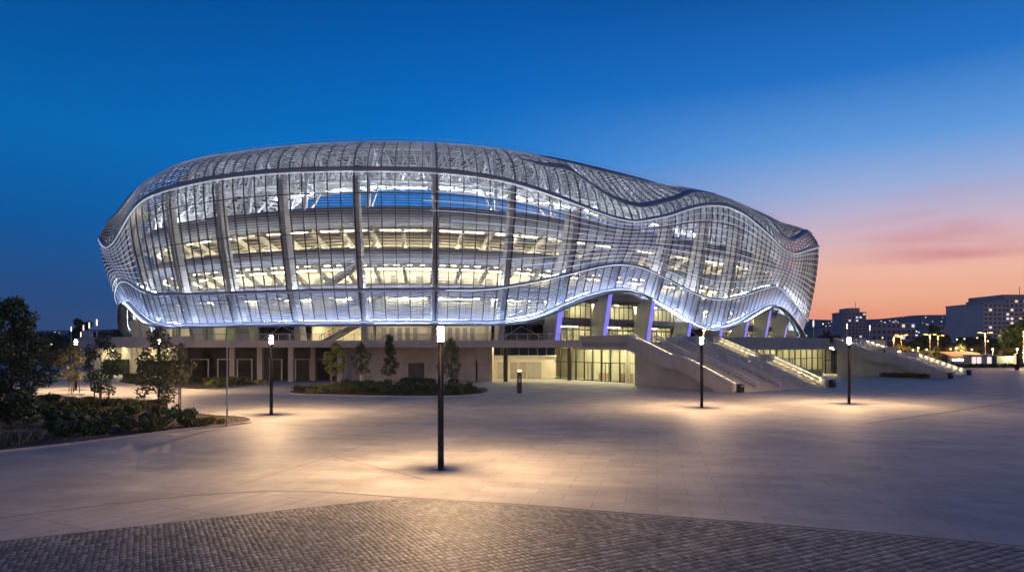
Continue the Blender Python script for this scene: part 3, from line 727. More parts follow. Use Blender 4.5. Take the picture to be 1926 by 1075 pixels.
# ------------------------------------------------------------------ podium
podium = thing('podium', 'long low concrete podium deck carrying the stadium, with lit glazed ground floor', 'podium', (0, 100, 0))
PP = Vector((0, 100, 0))
def pp(mb, name, m, parent=podium, smooth=False):
    o = mb.build(name, m, parent, smooth)
    if parent is podium: o.location = -PP
    return o
SB1, SA1 = (22.6, 70.0), math.atan2(9.0, 13.9)
SB2, SA2 = (64.0, 100.6), math.atan2(12.3, 11.2)
def sw_(B, A, u, wd): return (B[0] + wd * math.cos(A) - u * math.sin(A), B[1] + wd * math.sin(A) + u * math.cos(A))
s1 = lambda u, wd: sw_(SB1, SA1, u, wd); s2 = lambda u, wd: sw_(SB2, SA2, u, wd)
FRONT = [(-79.5, 150), (-78, 126), (-72, 113), (-62, 102.5), (-52, 96), (-43, 92.2), (-34, 90.8), (9.3, 90.4)]
EDGE = FRONT + [s1(15.8, .0), s1(15.8, 16.6), s2(16.4, 0), s2(16.4, 16.6), (82, 150), (92, 175), (92, 215), (70, 245), (0, 252), (-60, 235), (-85, 190)]
mb = MB(); mb.prism(EDGE, 4.7, 5.3); pp(mb, 'deck', M['slab'])
def offs(P, d):
    P = [Vector(p) for p in P]; o = []
    for i, p in enumerate(P):
        t = (P[min(i + 1, len(P) - 1)] - P[max(i - 1, 0)]).normalized(); o.append((p.x + t.y * d, p.y - t.x * d))
    return o
def chain(name, P, z0, z1, t, m, d=0.0, parent=podium):
    mb = MB(); P2 = offs(P, d); Q2 = offs(P, d - t); n = len(P)
    vs = [(x, y, z0) for x, y in P2] + [(x, y, z1) for x, y in P2] + [(x, y, z0) for x, y in Q2] + [(x, y, z1) for x, y in Q2]
    fs = []
    for i in range(n - 1): fs += [(i, i + 1, n + i + 1, n + i), (2 * n + i + 1, 2 * n + i, 3 * n + i, 3 * n + i + 1), (n + i, n + i + 1, 3 * n + i + 1, 3 * n + i), (i + 1, i, 2 * n + i, 2 * n + i + 1)]
    fs += [(0, n, 3 * n, 2 * n), (n - 1, 2 * n + n - 1, 3 * n + n - 1, 2 * n - 1)]
    mb.add(vs, fs); return pp(mb, name, m, parent)
chain('parapet', FRONT[:6] , 4.62, 6.15, .3, M['conc'], .12)
chain('edge_beam', FRONT[5:], 4.62, 5.55, .3, M['conc'], .12)
chain('parapet', [s1(15.9, 16.7), s2(16.4, -.1)], 4.35, 6.1, .3, M['conc'], .12)
chain('parapet', [s2(16.5, 16.7), (82, 150), (92, 175)], 4.35, 6.1, .3, M['conc'], .12)
# bar railing on the long front
def railing_along(name, P, z0, z1, gap=.16, parent=podium, post=1.4):
    mb = MB(); P = [Vector(p) for p in P]
    for a, b in zip(P, P[1:]):
        n = max(1, int((b - a).length / post)); n2 = max(1, int((b - a).length / gap))
        mb.beam((a.x, a.y, z1), (b.x, b.y, z1), .07, .06); mb.beam((a.x, a.y, z0 + .1), (b.x, b.y, z0 + .1), .05, .05)
        for q in range(n + 1):
            c = a.lerp(b, q / n); mb.beam((c.x, c.y, z0), (c.x, c.y, z1), .07, .07)
        for q in range(n2):
            c = a.lerp(b, (q + .5) / n2); mb.beam((c.x, c.y, z0 + .1), (c.x, c.y, z1), .018, .018)
    return pp(mb, name, M['grey'], parent)
railing_along('railing', [(x, y + .2) for x, y in FRONT[5:]], 5.55, 6.45)
# ground floor ------------------------------------------------------------
M['panelwall'] = brick_mat('precast wall panels', (.38, .35, .31), 3.2, 2.4, (R(90), 0, 0), .02, .05, .7, .12, .4, offset=0)
def X(px, Y): return (px - 963) / 1284 * Y
def pwall(name, p, q, z0, z1, t, m): 
    mb = MB(); mb.wall(p, q, z0, z1, t); return pp(mb, name, m)
# centre: precast panels with a dark shutter
pwall('wall', (X(640, 93.6), 93.6), (X(768, 93.6), 93.6), 0, 4.7, .35, M['panelwall'])
pwall('wall', (X(798, 93.6), 93.6), (X(926, 93.6), 93.6), 0, 4.7, .35, M['panelwall'])
pwall('wall', (X(768, 93.6), 93.6), (X(798, 93.6), 93.6), 2.5, 4.7, .35, M['panelwall'])
mb = MB(); mb.box(X(768, 93.8), X(798, 93.8), 93.8, 93.9, 0, 2.5)
for q in range(12): mb.box(X(768, 93.8), X(798, 93.8), 93.76, 93.8, .1 + q * .2, .22 + q * .2)
pp(mb, 'roller_shutter', M['dark'])
pp(MB().box(X(640, 93.6) - .3, X(640, 93.6), 93.6, 104, 0, 4.7), 'wall', M['panelwall'])
for px in (885, 908):
    mb = MB(); x = X(px, 93.6); mb.box(x - .95, x + .95, 93.52, 93.57, .05, 2.9); mb.box(x - .03, x + .03, 93.48, 93.52, 1.2, 1.32); pp(mb, 'door', M['panelwall'])
# left: dark recess with steel gates
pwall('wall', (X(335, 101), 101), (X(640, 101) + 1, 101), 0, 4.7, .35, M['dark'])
for px0, px1 in ((360, 392), (410, 436), (447, 474), (508, 530), (556, 583), (596, 622)):
    mb = MB(); Y = 97.0; x0, x1 = X(px0, Y), X(px1, Y)
    for x in (x0, x1): mb.box(x - .09, x + .09, Y - .06, Y + .06, 0, 3.0)
    mb.box(x0 + .09, x1 - .09, Y - .05, Y + .05, 2.88, 3.0)
    g = pp(mb, 'gate', M['grey']); b = MB()
    for q in range(11): x = x0 + (x1 - x0) * (q + .5) / 11; b.box(x - .018, x + .018, Y - .02, Y + .02, .1, 2.85)
    for z in (.1, 1.4): b.box(x0 + .1, x1 - .1, Y - .025, Y + .025, z, z + .06)
    b.build('bars', M['black'], g)
# far left: warm lit lobby
pwall('wall', (-79, 128), (-60, 112), 0, 4.7, .3, M['cream']); pwall('wall', (-60, 112), (X(335, 101) - 5, 107), 0, 4.7, .3, M['cream']); pwall('wall', (X(335, 101) - 5, 107), (X(335, 101), 101), 0, 4.7, .3, M['cream'])
for x, y in ((-68, 116.5), (-60, 109.5), (-72, 121), (-54, 105.5), (-50, 103), (-64, 111), (-57, 105), (-48.5, 106), (-66, 118), (-75, 122)):
    mb = MB(); mb.box(x - 1.3, x + 1.3, y - .12, y + .12, 4.66, 4.70); pp(mb, 'ceiling_light', M['E_warm'])
for x, y in ((-66, 117.2), (-62.5, 114.3), (-56, 110.9), (-51.5, 108.8)):
    mb = MB(); mb.box(x - .8, x + .8, y - .9, y - .8, 0, 2.6); pp(mb, 'door', M['frame'])
# columns at the deck edge
for px, Y in ((253, 107), (345, 94.5), (438, 93.0), (490, 92.6), (548, 92.6), (590, 96), (640, 92.4)):
    x = X(px, Y); pp(MB().box(x - .35, x + .35, Y - .35, Y + .35, 0, 4.68), 'column', M['conc'])
for px, Y in ((951, 92.5), (1071, 96.0)):
    mb = MB(); x = X(px, Y); mb.lathe([(.31, 0), (.31, 4.68)], 16, (x, Y)); pp(mb, 'column', M['pole'], smooth=False)
# entrance recess, warm lit
Yb = 101.0
pwall('wall', (X(926, 93.8), 93.95), (X(926, 93.8), Yb), 0, 4.7, .3, M['cream'])
pwall('wall', (X(905, Yb), Yb), (X(1046, Yb), Yb), 0, 2.75, .3, M['cream'])
pwall('wall', (X(905, Yb), Yb), (X(1046, Yb), Yb), 2.75, 3.3, .3, M['concw'])
mb = MB(); mb.box(X(905, Yb), X(1046, Yb), Yb - .5, Yb + .2, 3.3, 3.45)
pp(mb, 'canopy', M['concw'])
g = pp(MB().box(X(905, Yb), X(1046, Yb), Yb + .1, Yb + .13, 3.45, 4.68), 'clerestory_window', M['glassdark'])
mb = MB()
for q in range(8): x = X(925, Yb) + 1.35 * q; mb.box(x - .05, x + .05, Yb - .02, Yb + .1, 3.45, 4.66)
mb.build('frame', M['frame'], g)
pwall('wall', (X(905, Yb), Yb + .8), (X(1046, Yb), Yb + .8), 3.3, 4.7, .3, M['panelwall'])
for a, b in ((936, 950), (960, 974), (976, 990), (992, 1018)):
    pp(MB().box(X(a, Yb), X(b, Yb), Yb - .12, Yb - .02, 0, 2.45), 'door', M['panelwall'])
for px in (935, 965, 1000, 1030):
    x = X(px, 96); pp(MB().box(x - .5, x + .5, 95.7, 96.3, 4.66, 4.70), 'ceiling_light', M['E_warm'])
# glazed lobby running out below the stair
def glasswall(p, q, z0, z1, n, dead=None, doors=(), trans=2.55):
    mb = MB(); mb.wall(p, q, z0, z1, .03); g = pp(mb, 'glass_wall', M['glass'])
    P, Q = Vector(p), Vector(q); d = (Q - P).normalized(); nn = Vector((d.y, -d.x)); fr = MB()
    for k in range(n + 1):
        c = P.lerp(Q, k / n) + nn * .06; fr.beam((c.x, c.y, z0), (c.x, c.y, z1), .13 if k % 3 else .24, .13, up=(nn.x, nn.y, 0))
    for z in (z0 + .08, trans, z1 - .08):
        a, b = P + nn * .06, Q + nn * .06; fr.beam((a.x, a.y, z), (b.x, b.y, z), .10, .10)
    fr.build('frame', M['black'], g)
    for k in doors:
        dm = MB(); a, b = P.lerp(Q, (k + .12) / n) + nn * .14, P.lerp(Q, (k + .88) / n) + nn * .14; c = (a + b) / 2
        for v in (a, b, c): dm.beam((v.x, v.y, z0), (v.x, v.y, trans), .09, .06, up=(nn.x, nn.y, 0))
        for z in (z0 + .1, trans - .05): dm.beam((a.x, a.y, z), (b.x, b.y, z), .08, .08)
        do = dm.build('door', M['black'], g)
        hm = MB(); h = c + nn * .12; hm.beam((h.x, h.y, .8), (h.x, h.y, 1.4), .04, .04); hm.build('handle', M['grey'], do)
    return g
GA, GB = (X(1040, 101.5), 101.5), (X(1222, 86.2), 86.2)
glasswall(GA, GB, 0, 4.68, 11, doors=(4, 6, 8))
pwall('wall', (GA[0], 112), (s1(19, 9)[0], s1(19, 9)[1]), 0, 4.7, .3, M['cream'])
pwall('wall', (GA[0] - .3, GA[1]), (GA[0] - .3, 112), 0, 4.7, .3, M['cream'])
for q in range(5):
    for r_ in range(3):
        c = s1(17.6 + 3.9 * q, 2.6 + 2.2 * r_); pp(MB().box(c[0] - 1, c[0] + 1, c[1] - .15, c[1] + .15, 4.62, 4.68), 'ceiling_light', M['E_warm'])
for u, wd in ((20, 4), (24.5, 5), (29, 5.5)):
    c = s1(u, wd); pp(MB().lathe([(.3, 0), (.3, 4.68)], 14, c), 'column', M['concw'])
for u, wd, h in ((19, 6.0, 1.1), (23, 6.5, 1.1), (28, 7, 1.0)):
    c = s1(u, wd); pp(MB().box(c[0] - .9, c[0] + .9, c[1] - .3, c[1] + .3, 0, h), 'counter', M['wood'])
# lobby between the two stairs
HA, HB = s1(17.5, 17.5), s2(17.8, 1.2)
glasswall(HA, HB, .9, 4.4, 17, doors=(9, 10, 11, 13), trans=2.9)
pwall('wall', HA, HB, 0, .9, .3, M['conc'])
v = Vector((HB[0] - HA[0], HB[1] - HA[1])).normalized(); nn = Vector((-v.y, v.x)) * 5
pwall('wall', (HA[0] + nn.x, HA[1] + nn.y), (HB[0] + nn.x + v.x * 13, HB[1] + nn.y + v.y * 13), 0, 4.7, .3, M['cream'])
for q in range(9):
    c = Vector(HA).lerp(Vector(HB), (q + .5) / 7) + nn * .5; pp(MB().box(c.x - 1, c.x + 1, c.y - .15, c.y + .15, 4.45, 4.56), 'ceiling_light', M['E_warm'])
    c2 = Vector(HA).lerp(Vector(HB), (q + .2) / 7) + nn * .72
    if q < 7: pp(MB().box(c2.x - .25, c2.x + .25, c2.y - .25, c2.y + .25, 0, 4.68), 'column', M['concw'])
G2A, G2B = s2(17.4, 1.3), s2(8.5, 1.2)
glasswall(G2A, G2B, .3, 4.3, 6, trans=2.5)
c = s2(14, 4); pp(MB().box(c[0] - 3, c[0] - 1.4, c[1] + .5, c[1] + .8, 4.2, 4.3), 'ceiling_light', M['E_warm']); pp(MB().box(c[0] - 1, c[0] + 1, c[1] - .15, c[1] + .15, 4.2, 4.3), 'ceiling_light', M['E_dim'])
pwall('wall', s2(16.5, 7), s2(8, 7), 0, 4.7, .3, M['cream'])

# ------------------------------------------------------------------ staircases
def staircase(label, B, A, top):
    t = thing('staircase', label, 'staircase', (B[0], B[1], 0), A, 'wide outdoor staircases up to the deck')
    W = 16.6; rise = 5.3 / 30; tr = .47
    prof = [(0.0, 0.0)]; u = .3; z = 0
    for q in range(16):
        prof.append((u, z)); z += rise; prof.append((u, z)); u += .45
    u = 9.0
    for q in range(14):
        prof.append((u, z)); z += rise; prof.append((u, z)); u += 6.8 / 14
    U = 15.8
    prof += [(U + .4, 5.3), (U + .4, 4.75), (9.2, 2.2), (7.2, 2.2), (1.0, 0.0)]
    MB().prismx(prof[1:], .42, W - .42).build('steps', M['concw'], t)
    ns = MB(); u = .3; z = 0
    for n_, tr_ in ((16, .45), (14, 6.8 / 14)):
        for q in range(n_): z += rise; ns.box(.43, W - .43, u - .012, u + .05, z - .035, z + .004); u += tr_
        u = 9.0
    ns.build('nosing', M['slab'], t)  # dark strips stand in for the shadows under the step noses
    def zstep(u):
        return max(0, min(2.827, (u - .3) / 7.2 * 2.827)) if u < 9 else 2.827 + min(1, (u - 9) / 6.8) * 2.473
    tp = [(0, 0), (0, .92), (7.5, 3.75), (9.0, 3.75), (15.8, 6.12)]
    lo = [(15.8, 4.35), (9.7, 2.25), (7.9, 2.25), (2.2, 0.0)]
    if top: tp += [(top, 6.12), (top, 4.35)]
    for x0 in (0, W - .4):
        MB().prismx(tp + lo, x0, x0 + .4).build('flank_wall', M['conc'], t)
        cp = MB()
        for (a, za), (b, zb) in zip(tp[1:], tp[2:5] + ([(top, 6.12)] if top else [])):
            cp.beam((x0 + .2, a, za + .03), (x0 + .2, b, zb + .03), .46, .06)
        cp.build('coping', M['concw'], t)
    # recessed wall below the flank
    MB().prismx([(1.6, 0), (2.3, 0.0), (7.9, 2.2), (9.7, 2.2), (15.5, 4.3), (15.5, 0)], 1.0, 1.3).build('base_wall', M['conc'], t)
    MB().prismx([(1.6, 0), (2.3, 0.0), (7.9, 2.2), (9.7, 2.2), (15.5, 4.3), (15.5, 0)], W - 1.3, W - 1.0).build('base_wall', M['conc'], t)
    if top: MB().box(.42, W, 15.9, top, 4.7, 5.29).build('landing', M['slab'], t)
    for x in (1.0, 4.5, 4.75, 8.3, 8.55, 12.1, 12.35, 15.5):
        h = MB()
        for (a, b) in ((.4, 7.4), (9.1, 15.7)):
            za, zb = zstep(a), zstep(b)
            for e in (.9, .55): h.beam((x, a, za + e), (x, b, zb + e), .10, .10)
            h.beam((x, a - .35, za + .9), (x, a, za + .9), .05, .05); h.beam((x, b, zb + .9), (x, b + .35, zb + .9), .05, .05)
            for q in range(5):
                uu = a + (b - a) * q / 4; h.beam((x, uu, zstep(uu) - .05), (x, uu, zstep(uu) + .9), .08, .08)
        h.build('handrail', M['rail'], t)
    for x, sgn in ((.40, 1), (W - .40, -1)):
        h = MB()
        for (a, b) in ((.4, 7.4), (9.1, 15.7)): h.beam((x + sgn * .22, a, zstep(a) + .85), (x + sgn * .22, b, zstep(b) + .85), .07, .07)
        h.build('handrail', M['rail'], t)
        for q in range(18):
            uu = .7 + q * .83
            if 7.3 < uu < 9: continue
            zz = zstep(uu) + .80
            lm = MB(); lm.box(x + sgn * .20 - .03, x + sgn * .20 + .03, uu - .15, uu + .15, zz - .03, zz); lm.build('rail_light', M['E_stair'], t)
    return t
staircase('nearer concrete staircase left of the pair, with tall landing wall and lit inner flank', SB1, SA1, 25.0)
staircase('farther concrete staircase at the right end of the podium, lit along its handrails', SB2, SA2, 0)

# ------------------------------------------------------------------ street furniture
def street_lamp(x, y, label):
    t = thing('street_lamp', label, 'street lamp', (x, y, 0), 0, 'dark pole lamps standing on the plaza')
    MB().lathe([(.19, .005), (.19, .03), (.118, .035), (.113, 4.90)], 18).build('pole', M['pole'], t, True)
    MB().lathe([(.112, 4.93), (.116, 4.96), (.116, 5.44), (.112, 5.46)], 18).build('lamp_head', M['E_lamp'], t)
    MB().lathe([(.135, 5.47), (.135, 5.52), (.06, 5.54)], 18).build('cap', M['pole'], t)
    MB().lathe([(.118, 4.84), (.150, 4.87), (.150, 4.925)], 18).build('lamp_base', M['pole'], t)  # flange added to keep the lens light off the pole
    MB().lathe([(.125, .95), (.125, 1.0)], 18).build('collar', M['pole'], t); MB().box(-.05, .05, -.128, -.11, .45, .82).build('access_door', M['black'], t)
    for q in range(4):
        sd = bpy.data.lights.new('lamp_light', 'SPOT'); sd.energy = 4900; sd.color = (1, .63, .33); sd.spot_size = R(101); sd.spot_blend = 1; sd.shadow_soft_size = .08
        so = bpy.data.objects.new('lamp_light', sd); COL.objects.link(so); so.parent = t; a = q * math.pi / 2 + .4
        so.location = (.21 * math.cos(a), .21 * math.sin(a), 5.1); so.rotation_euler = Vector((math.cos(a) * math.sin(R(50)), math.sin(a) * math.sin(R(50)), -math.cos(R(50)))).to_track_quat('-Z', 'Y').to_euler()
    bs = MB()
    for q in range(4):
        a = math.pi / 4 + q * math.pi / 2; bs.lathe([(.02, .03), (.02, .06)], 6, (.155 * math.cos(a), .155 * math.sin(a)))
    bs.build('bolts', M['grey'], t)
    return t
for x, y, l in ((-2.74, 26.24, 'nearest and tallest looking street lamp, dark pole in the middle of the plaza'),
                (-16.75, 47.5, 'street lamp left of the planted island, in front of the dark gates'),
                (14.7, 52.9, 'street lamp standing before the nearer staircase'),
                (27.85, 56.4, 'street lamp between the two staircases, at the right'),
                (-36.2, 70.0, 'street lamp half hidden by the staked tree in front of it'),
                (-47.6, 74.5, 'street lamp beside the smallest staked tree at the far left')):
    street_lamp(x, y, l)
t = thing('flagpole', 'slim bare grey flagpole at the tip of the left planting bed', 'flagpole', (*at(427, 801), 0))
MB().tube([(0, 0, 0), (0, 0, 5.3)], .055, 10, .035).build('pole', M['grey'], t); MB().lathe([(.0, 5.28), (.05, 5.31), (.05, 5.36), (.01, 5.40)], 10).build('finial', M['grey'], t)
MB().lathe([(.12, 0), (.12, .04), (.07, .06)], 12).build('base_plate', M['grey'], t)
t = thing('post', 'pale grey post with a slanted sign blade behind the left shrubs', 'post', (*at(338, 769), 0))
MB().lathe([(.13, 0), (.13, .04), (.11, .05), (.11, 2.6)], 12).build('shaft', M['grey'], t)
MB().box(-.1, .75, -.03, .03, 2.45, 2.62).build('sign_blade', M['white'], t)
t = thing('info_totem', 'dark upright information pillar with a glowing tip, on the open plaza', 'pillar', (*at(977, 739), 0))
MB().box(-.24, .24, -.12, .12, 0, 2.15).build('body', M['pole'], t); MB().box(-.20, .20, -.10, .10, 2.16, 2.40).build('lamp', emit('totem tip glow', (1, .82, .55), 1.6), t)
MB().box(-.24, .24, -.12, .12, 2.41, 2.45).build('cap', M['pole'], t)
em = MB(); em.lathe([(.10, 0), (.10, .01)], 14); e = em.build('emblem', mat('red emblem disc', (.30, .06, .05), .5), t); e.rotation_euler = (R(90), 0, 0); e.location = (0, -.121, 1.75)
MB().box(-.12, .12, -.125, -.122, 1.1, 1.5).build('text_panel', M['grey'], t)
for (x, y), l in ((s1(-.4, .75), 'dark litter bin at the near foot of the nearer staircase'), (s1(-.2, 17.2), 'dark litter bin at the right foot of the nearer staircase'),
                  (s2(-.4, .75), 'dark litter bin at the left foot of the farther staircase'), (s2(-.2, 17.3), 'dark litter bin at the right foot of the farther staircase')):
    t = thing('litter_bin', l, 'litter bin', (x, y, 0), .5, 'litter bins at the feet of the staircases')
    MB().prism([(-.3, -.25), (.3, -.25), (.3, .25), (-.3, .25)], .04, .82).build('body', M['black'], t)
    MB().box(-.33, .33, -.28, .28, .84, .90).build('lid', M['pole'], t); MB().box(-.2, .2, -.27, -.255, .62, .76).build('slot', M['grey'], t)
# ------------------------------------------------------------------ planting
def leaves(centres, n, size, rng, flat=.0, tri=False):
    """leaf cards scattered in a set of (x,y,z,r[,rz]) clumps"""
    c = np.array([(*q, q[3]) if len(q) == 4 else q for q in centres], float); wts = c[:, 3] ** 2; wts /= wts.sum()
    k = rng.choice(len(c), n, p=wts); d = rng.normal(size=(n, 3)); d /= np.linalg.norm(d, axis=1)[:, None]
    rad = rng.uniform(.35, 1.08, n) ** .6
    P = c[k, :3] + d * (rad * c[k, 3])[:, None] * np.c_[np.ones(n), np.ones(n), c[k, 4] / c[k, 3]]
    nrm = d + rng.normal(size=(n, 3)) * .9; nrm[:, 2] += flat; nrm /= np.linalg.norm(nrm, axis=1)[:, None]
    a = np.cross(nrm, rng.normal(size=(n, 3))); a /= np.linalg.norm(a, axis=1)[:, None] + 1e-9; b = np.cross(nrm, a)
    s = size * rng.uniform(.6, 1.35, n)[:, None]; a = a * s * .5; b = b * s * .36
    V = np.stack([P - a, P + b * .9 - a * .1, P + a, P - b * .9 - a * .1], 1).reshape(-1, 3)
    return V, np.arange(4 * n).reshape(-1, 4)

def tree(name, label, x, y, H, cw, stem, m, seed, n=2600, size=.16, shape='oval', group=None, trunk_r=.07, cat='tree', bark='bark', lean=0):
    rng = np.random.default_rng(seed); t = thing(name, label, cat, (x, y, 0), rng.uniform(0, 6), group)
    tk = MB(); tk.tube([(0, 0, 0), (lean * .3, .02, stem * .6), (lean, 0, stem), (lean * 1.1, .04, H * .93)], [trunk_r, trunk_r * .85, trunk_r * .7, .012], 8)
    cl = []; ch = H - stem
    nl = dict(cone=26, wide=40).get(shape, 22)
    for q in range(nl):
        f = (q + rng.uniform(0, 1)) / nl; z = stem + ch * f * .95
        if shape == 'cone': rr = cw / 2 * (1 - f) ** .8
        elif shape == 'wide': rr = cw / 2 * math.sin(math.pi * min(1, .12 + f * .80)) ** .6 * rng.uniform(.55, 1.25)
        else: rr = cw / 2 * (math.sin(math.pi * min(1, (.14 + f * .86) ** .9)) ** .75 + .05)
        a = q * 2.4 + rng.uniform(-.5, .5); rad = rr * rng.uniform(.35, .95)
        p = (lean + math.cos(a) * rad, math.sin(a) * rad, z + rng.uniform(-.1, .1) * cw * .3)
        zb = max(stem * .8, z - rad * .75 - .1 * cw); tk.tube([(lean, 0, zb), (lean + (p[0] - lean) * .55, p[1] * .5, (zb + p[2]) / 2 + .03 * cw), p], [trunk_r * .32, trunk_r * .2, .008], 5)
        cl.append((*p, cw * (rng.uniform(.07, .17) if shape == 'wide' else rng.uniform(.10, .21))))
    cl.append((lean, 0, H - cw * .08, cw * .09))
    tk.build('trunk', M[bark], t)
    V, Q = leaves(cl, n, size, rng); link('crown', mesh_np('crown', V, Q), M[m], t)
    return t

def stakes(x, y, label, m, rz=0, h=1.25, n=3, r=.55):
    t = thing('tree_stakes', label, 'tree stakes', (x, y, 0), rz, 'wooden stake frames round the young trees')
    ps = [(math.cos(2 * math.pi * k / n) * r, math.sin(2 * math.pi * k / n) * r) for k in range(n)] if n > 2 else [(-r, 0), (r, 0)]
    for px_, py_ in ps: MB().lathe([(.045, 0), (.042, h)], 8, (px_, py_)).build('stake', M[m], t)
    mb = MB()
    for k in range(len(ps) if n > 2 else 1):
        a, b = ps[k], ps[(k + 1) % len(ps)]
        for z in (h - .08, h - .30): mb.beam((a[0], a[1], z), (b[0], b[1], z), .04, .09)
    mb.build('crossbar', M[m], t)
    mb = MB(); mb.tube([(-.06, 0, h - .2), (r * .6, .02, h - .2)], .015, 5); mb.build('strap', M['black'], t)
G1 = 'young staked trees around the plaza'
def Pt(px, py): return at(px, py)
T = [('sapling', 'young dark tree between stakes in the left bed, second from the big tree', 190, 771, 5.6, 2.6, 1.45, 'leafdark', 3, 2600, .17, 'oval', 'wooddark'),
     ('sapling', 'tall young olive tree at the tip side of the left bed, street lamp behind it', 298, 802, 5.9, 2.7, 1.5, 'leafolive', 4, 3000, .15, 'oval', 'wooddark'),
     ('sapling', 'smallest staked tree far back at the left, lamp beside it', 138, 738, 5.0, 2.7, 1.3, 'leafolive', 5, 2200, .17, 'oval', 'wooddark'),
     ('sapling', 'yellow green young tree, leftmost in the planted island', 632, 729, 5.2, 2.5, 1.75, 'leafyel', 6, 2600, .17, 'oval', 'wood'),
     ('sapling', 'sparse grey young tree with pale wrapped trunk in the planted island', 680, 724, 5.1, 2.5, 1.6, 'leafdark', 7, 1300, .19, 'oval', 'white'),
     ('sapling', 'slim pointed dark tree in the middle of the planted island', 733, 731, 6.1, 2.1, 1.5, 'leafdark', 8, 2600, .18, 'cone', 'wood'),
     ('sapling', 'full dark tree just right of the nearest lamp, in the planted island', 848, 733, 5.6, 2.7, 1.65, 'leaf', 9, 3000, .17, 'oval', 'wood')]
for nm, lb, px, py, H, cw, st, m, sd, n, sz, shp, sm in T:
    x, y = Pt(px, py); tree(nm, lb, x, y, H, cw, st, m, sd, n, sz, shp, G1, .06)
    stakes(x, y, 'stakes holding the ' + lb.split(',')[0].replace('young ', '')[:60], 'wood' if sm == 'white' else sm, sd, 1.65 if py > 735 else 1.75, 2 if sd in (8, 9) else 3)
    if sm == 'white':
        t = thing('trunk_wrap', 'pale protective wrap round the sparse grey island tree', 'trunk guard', (x, y, 0)); MB().lathe([(.19, .1), (.20, 1.7)], 12).build('sleeve', M['white'], t); MB().lathe([(.22, 1.5), (.22, 1.6)], 12).build('tie', M['grey'], t)
# the lone shrubby post tree behind the flag
x, y = at(338, 772); tree('sapling', 'thin young tree hiding the pale post at the left', x - .3, y + .8, 5.0, 1.9, 1.9, 'leafolive', 12, 1200, .16, 'oval', G1, .05)
# big dark tree at the left edge
tree('dark_tree', 'tall dark bushy tree at the left edge of the picture', -26.4, 36.0, 7.2, 3.9, 1.1, 'leafdark', 21, 8000, .19, 'wide', None, .13)
tree('dark_tree', 'dark broad tree cut off by the left edge, beside the tall one', -31.4, 38.5, 5.0, 4.2, .7, 'leafdark', 22, 7000, .19, 'wide', None, .12)
x, y = at(386, 712); tree('conical_tree', 'small dark conical evergreen before the dark recess', x, y, 3.9, 3.2, .25, 'leafdark', 23, 2600, .17, 'cone', None, .08)
# planting beds with soil and kerb
def bed(P, z, soil='planting_bed'):
    """smooth closed outline, soil and kerb"""
    P = np.array(P, float); n = len(P); o = []
    for i in range(n):
        p0, p1, p2, p3 = P[i - 1], P[i], P[(i + 1) % n], P[(i + 2) % n]
        for k in range(8):
            t = k / 8; o.append(.5 * (2 * p1 + (p2 - p0) * t + (2 * p0 - 5 * p1 + 4 * p2 - p3) * t * t + (3 * p1 - p0 - 3 * p2 + p3) * t ** 3))
    o = np.array(o); sheet(soil, [tuple(p) for p in o], z, M['soil'])
    T_ = np.roll(o, -1, 0) - np.roll(o, 1, 0); T_ /= np.hypot(*T_.T)[:, None] + 1e-9; nn = np.c_[T_[:, 1], -T_[:, 0]]
    k = len(o); V = np.vstack([np.c_[o - nn * .0, np.full(k, .0)], np.c_[o, np.full(k, z + .05)], np.c_[o + nn * .13, np.full(k, z + .05)], np.c_[o + nn * .13, np.full(k, 0)]])
    i = np.arange(k); j = (i + 1) % k
    Q = np.vstack([np.stack([i + a * k, j + a * k, j + (a + 1) * k, i + (a + 1) * k], -1) for a in range(3)])
    props(link('kerb', mesh_np('kerb', V, Q), M['kerbm']), kind='structure'); return o
LBED = [at(-260, 880), at(0, 850), at(110, 838), at(200, 827), at(350, 808), at(440, 799), at(470, 793), at(455, 786), at(395, 782), at(330, 774), at(250, 762), at(160, 750), at(60, 745), at(-150, 752)]
IBED = [at(548, 740), at(640, 743.5), at(740, 745.5), at(860, 745), at(915, 738), at(880, 729), at(780, 724), at(640, 724), at(570, 730)]
BBED = [at(225, 719), at(300, 728), at(380, 733), at(440, 729), at(490, 722), at(440, 716), at(330, 711), at(250, 710)]
bed(LBED, .06); bed(IBED, .06); bed(BBED, .05)
# shrub prototypes
def shrub_mesh(seed, n, size, w_, h_, spiky=False):
    rng = np.random.default_rng(seed); cl = []
    for q in range(9):
        a = rng.uniform(0, 6.28); r_ = rng.uniform(0, .62) * w_ / 2; cl.append((math.cos(a) * r_, math.sin(a) * r_, h_ * rng.uniform(.25, .72), w_ * rng.uniform(.14, .26), h_ * rng.uniform(.16, .3)))
    V, Q = leaves(cl, n, size, rng)
    if spiky:
        k = n // 3; P = np.c_[rng.normal(0, w_ * .22, (k, 2)), np.zeros(k)]; d = np.c_[rng.normal(0, .35, (k, 2)), np.ones(k)] * (h_ * rng.uniform(.7, 1.15, k))[:, None]
        s = np.c_[rng.normal(size=(k, 2)), np.zeros(k)]; s /= np.linalg.norm(s, axis=1)[:, None]; s *= .02
        V2 = np.stack([P - s, P + s, P + d * .6 + s + d * [.1, .1, 0], P + d], 1).reshape(-1, 3); Q = np.vstack([Q, np.arange(4 * k).reshape(-1, 4) + len(V)]); V = np.vstack([V, V2])
    V[:, 2] = np.maximum(V[:, 2], .01); return mesh_np('foliage', V, Q)
def stem_mesh(seed, h_):
    rng = np.random.default_rng(seed); mb = MB()
    for q in range(5): a = rng.uniform(0, 6.28); mb.tube([(0, 0, 0), (math.cos(a) * .12, math.sin(a) * .12, h_ * .35), (math.cos(a) * .3, math.sin(a) * .3, h_ * .7)], [.025, .015, .006], 5)
    me = bpy.data.meshes.new('stem'); me.from_pydata(mb.v, [], mb.f); me.materials.append(M['bark']); return me
SH = {}
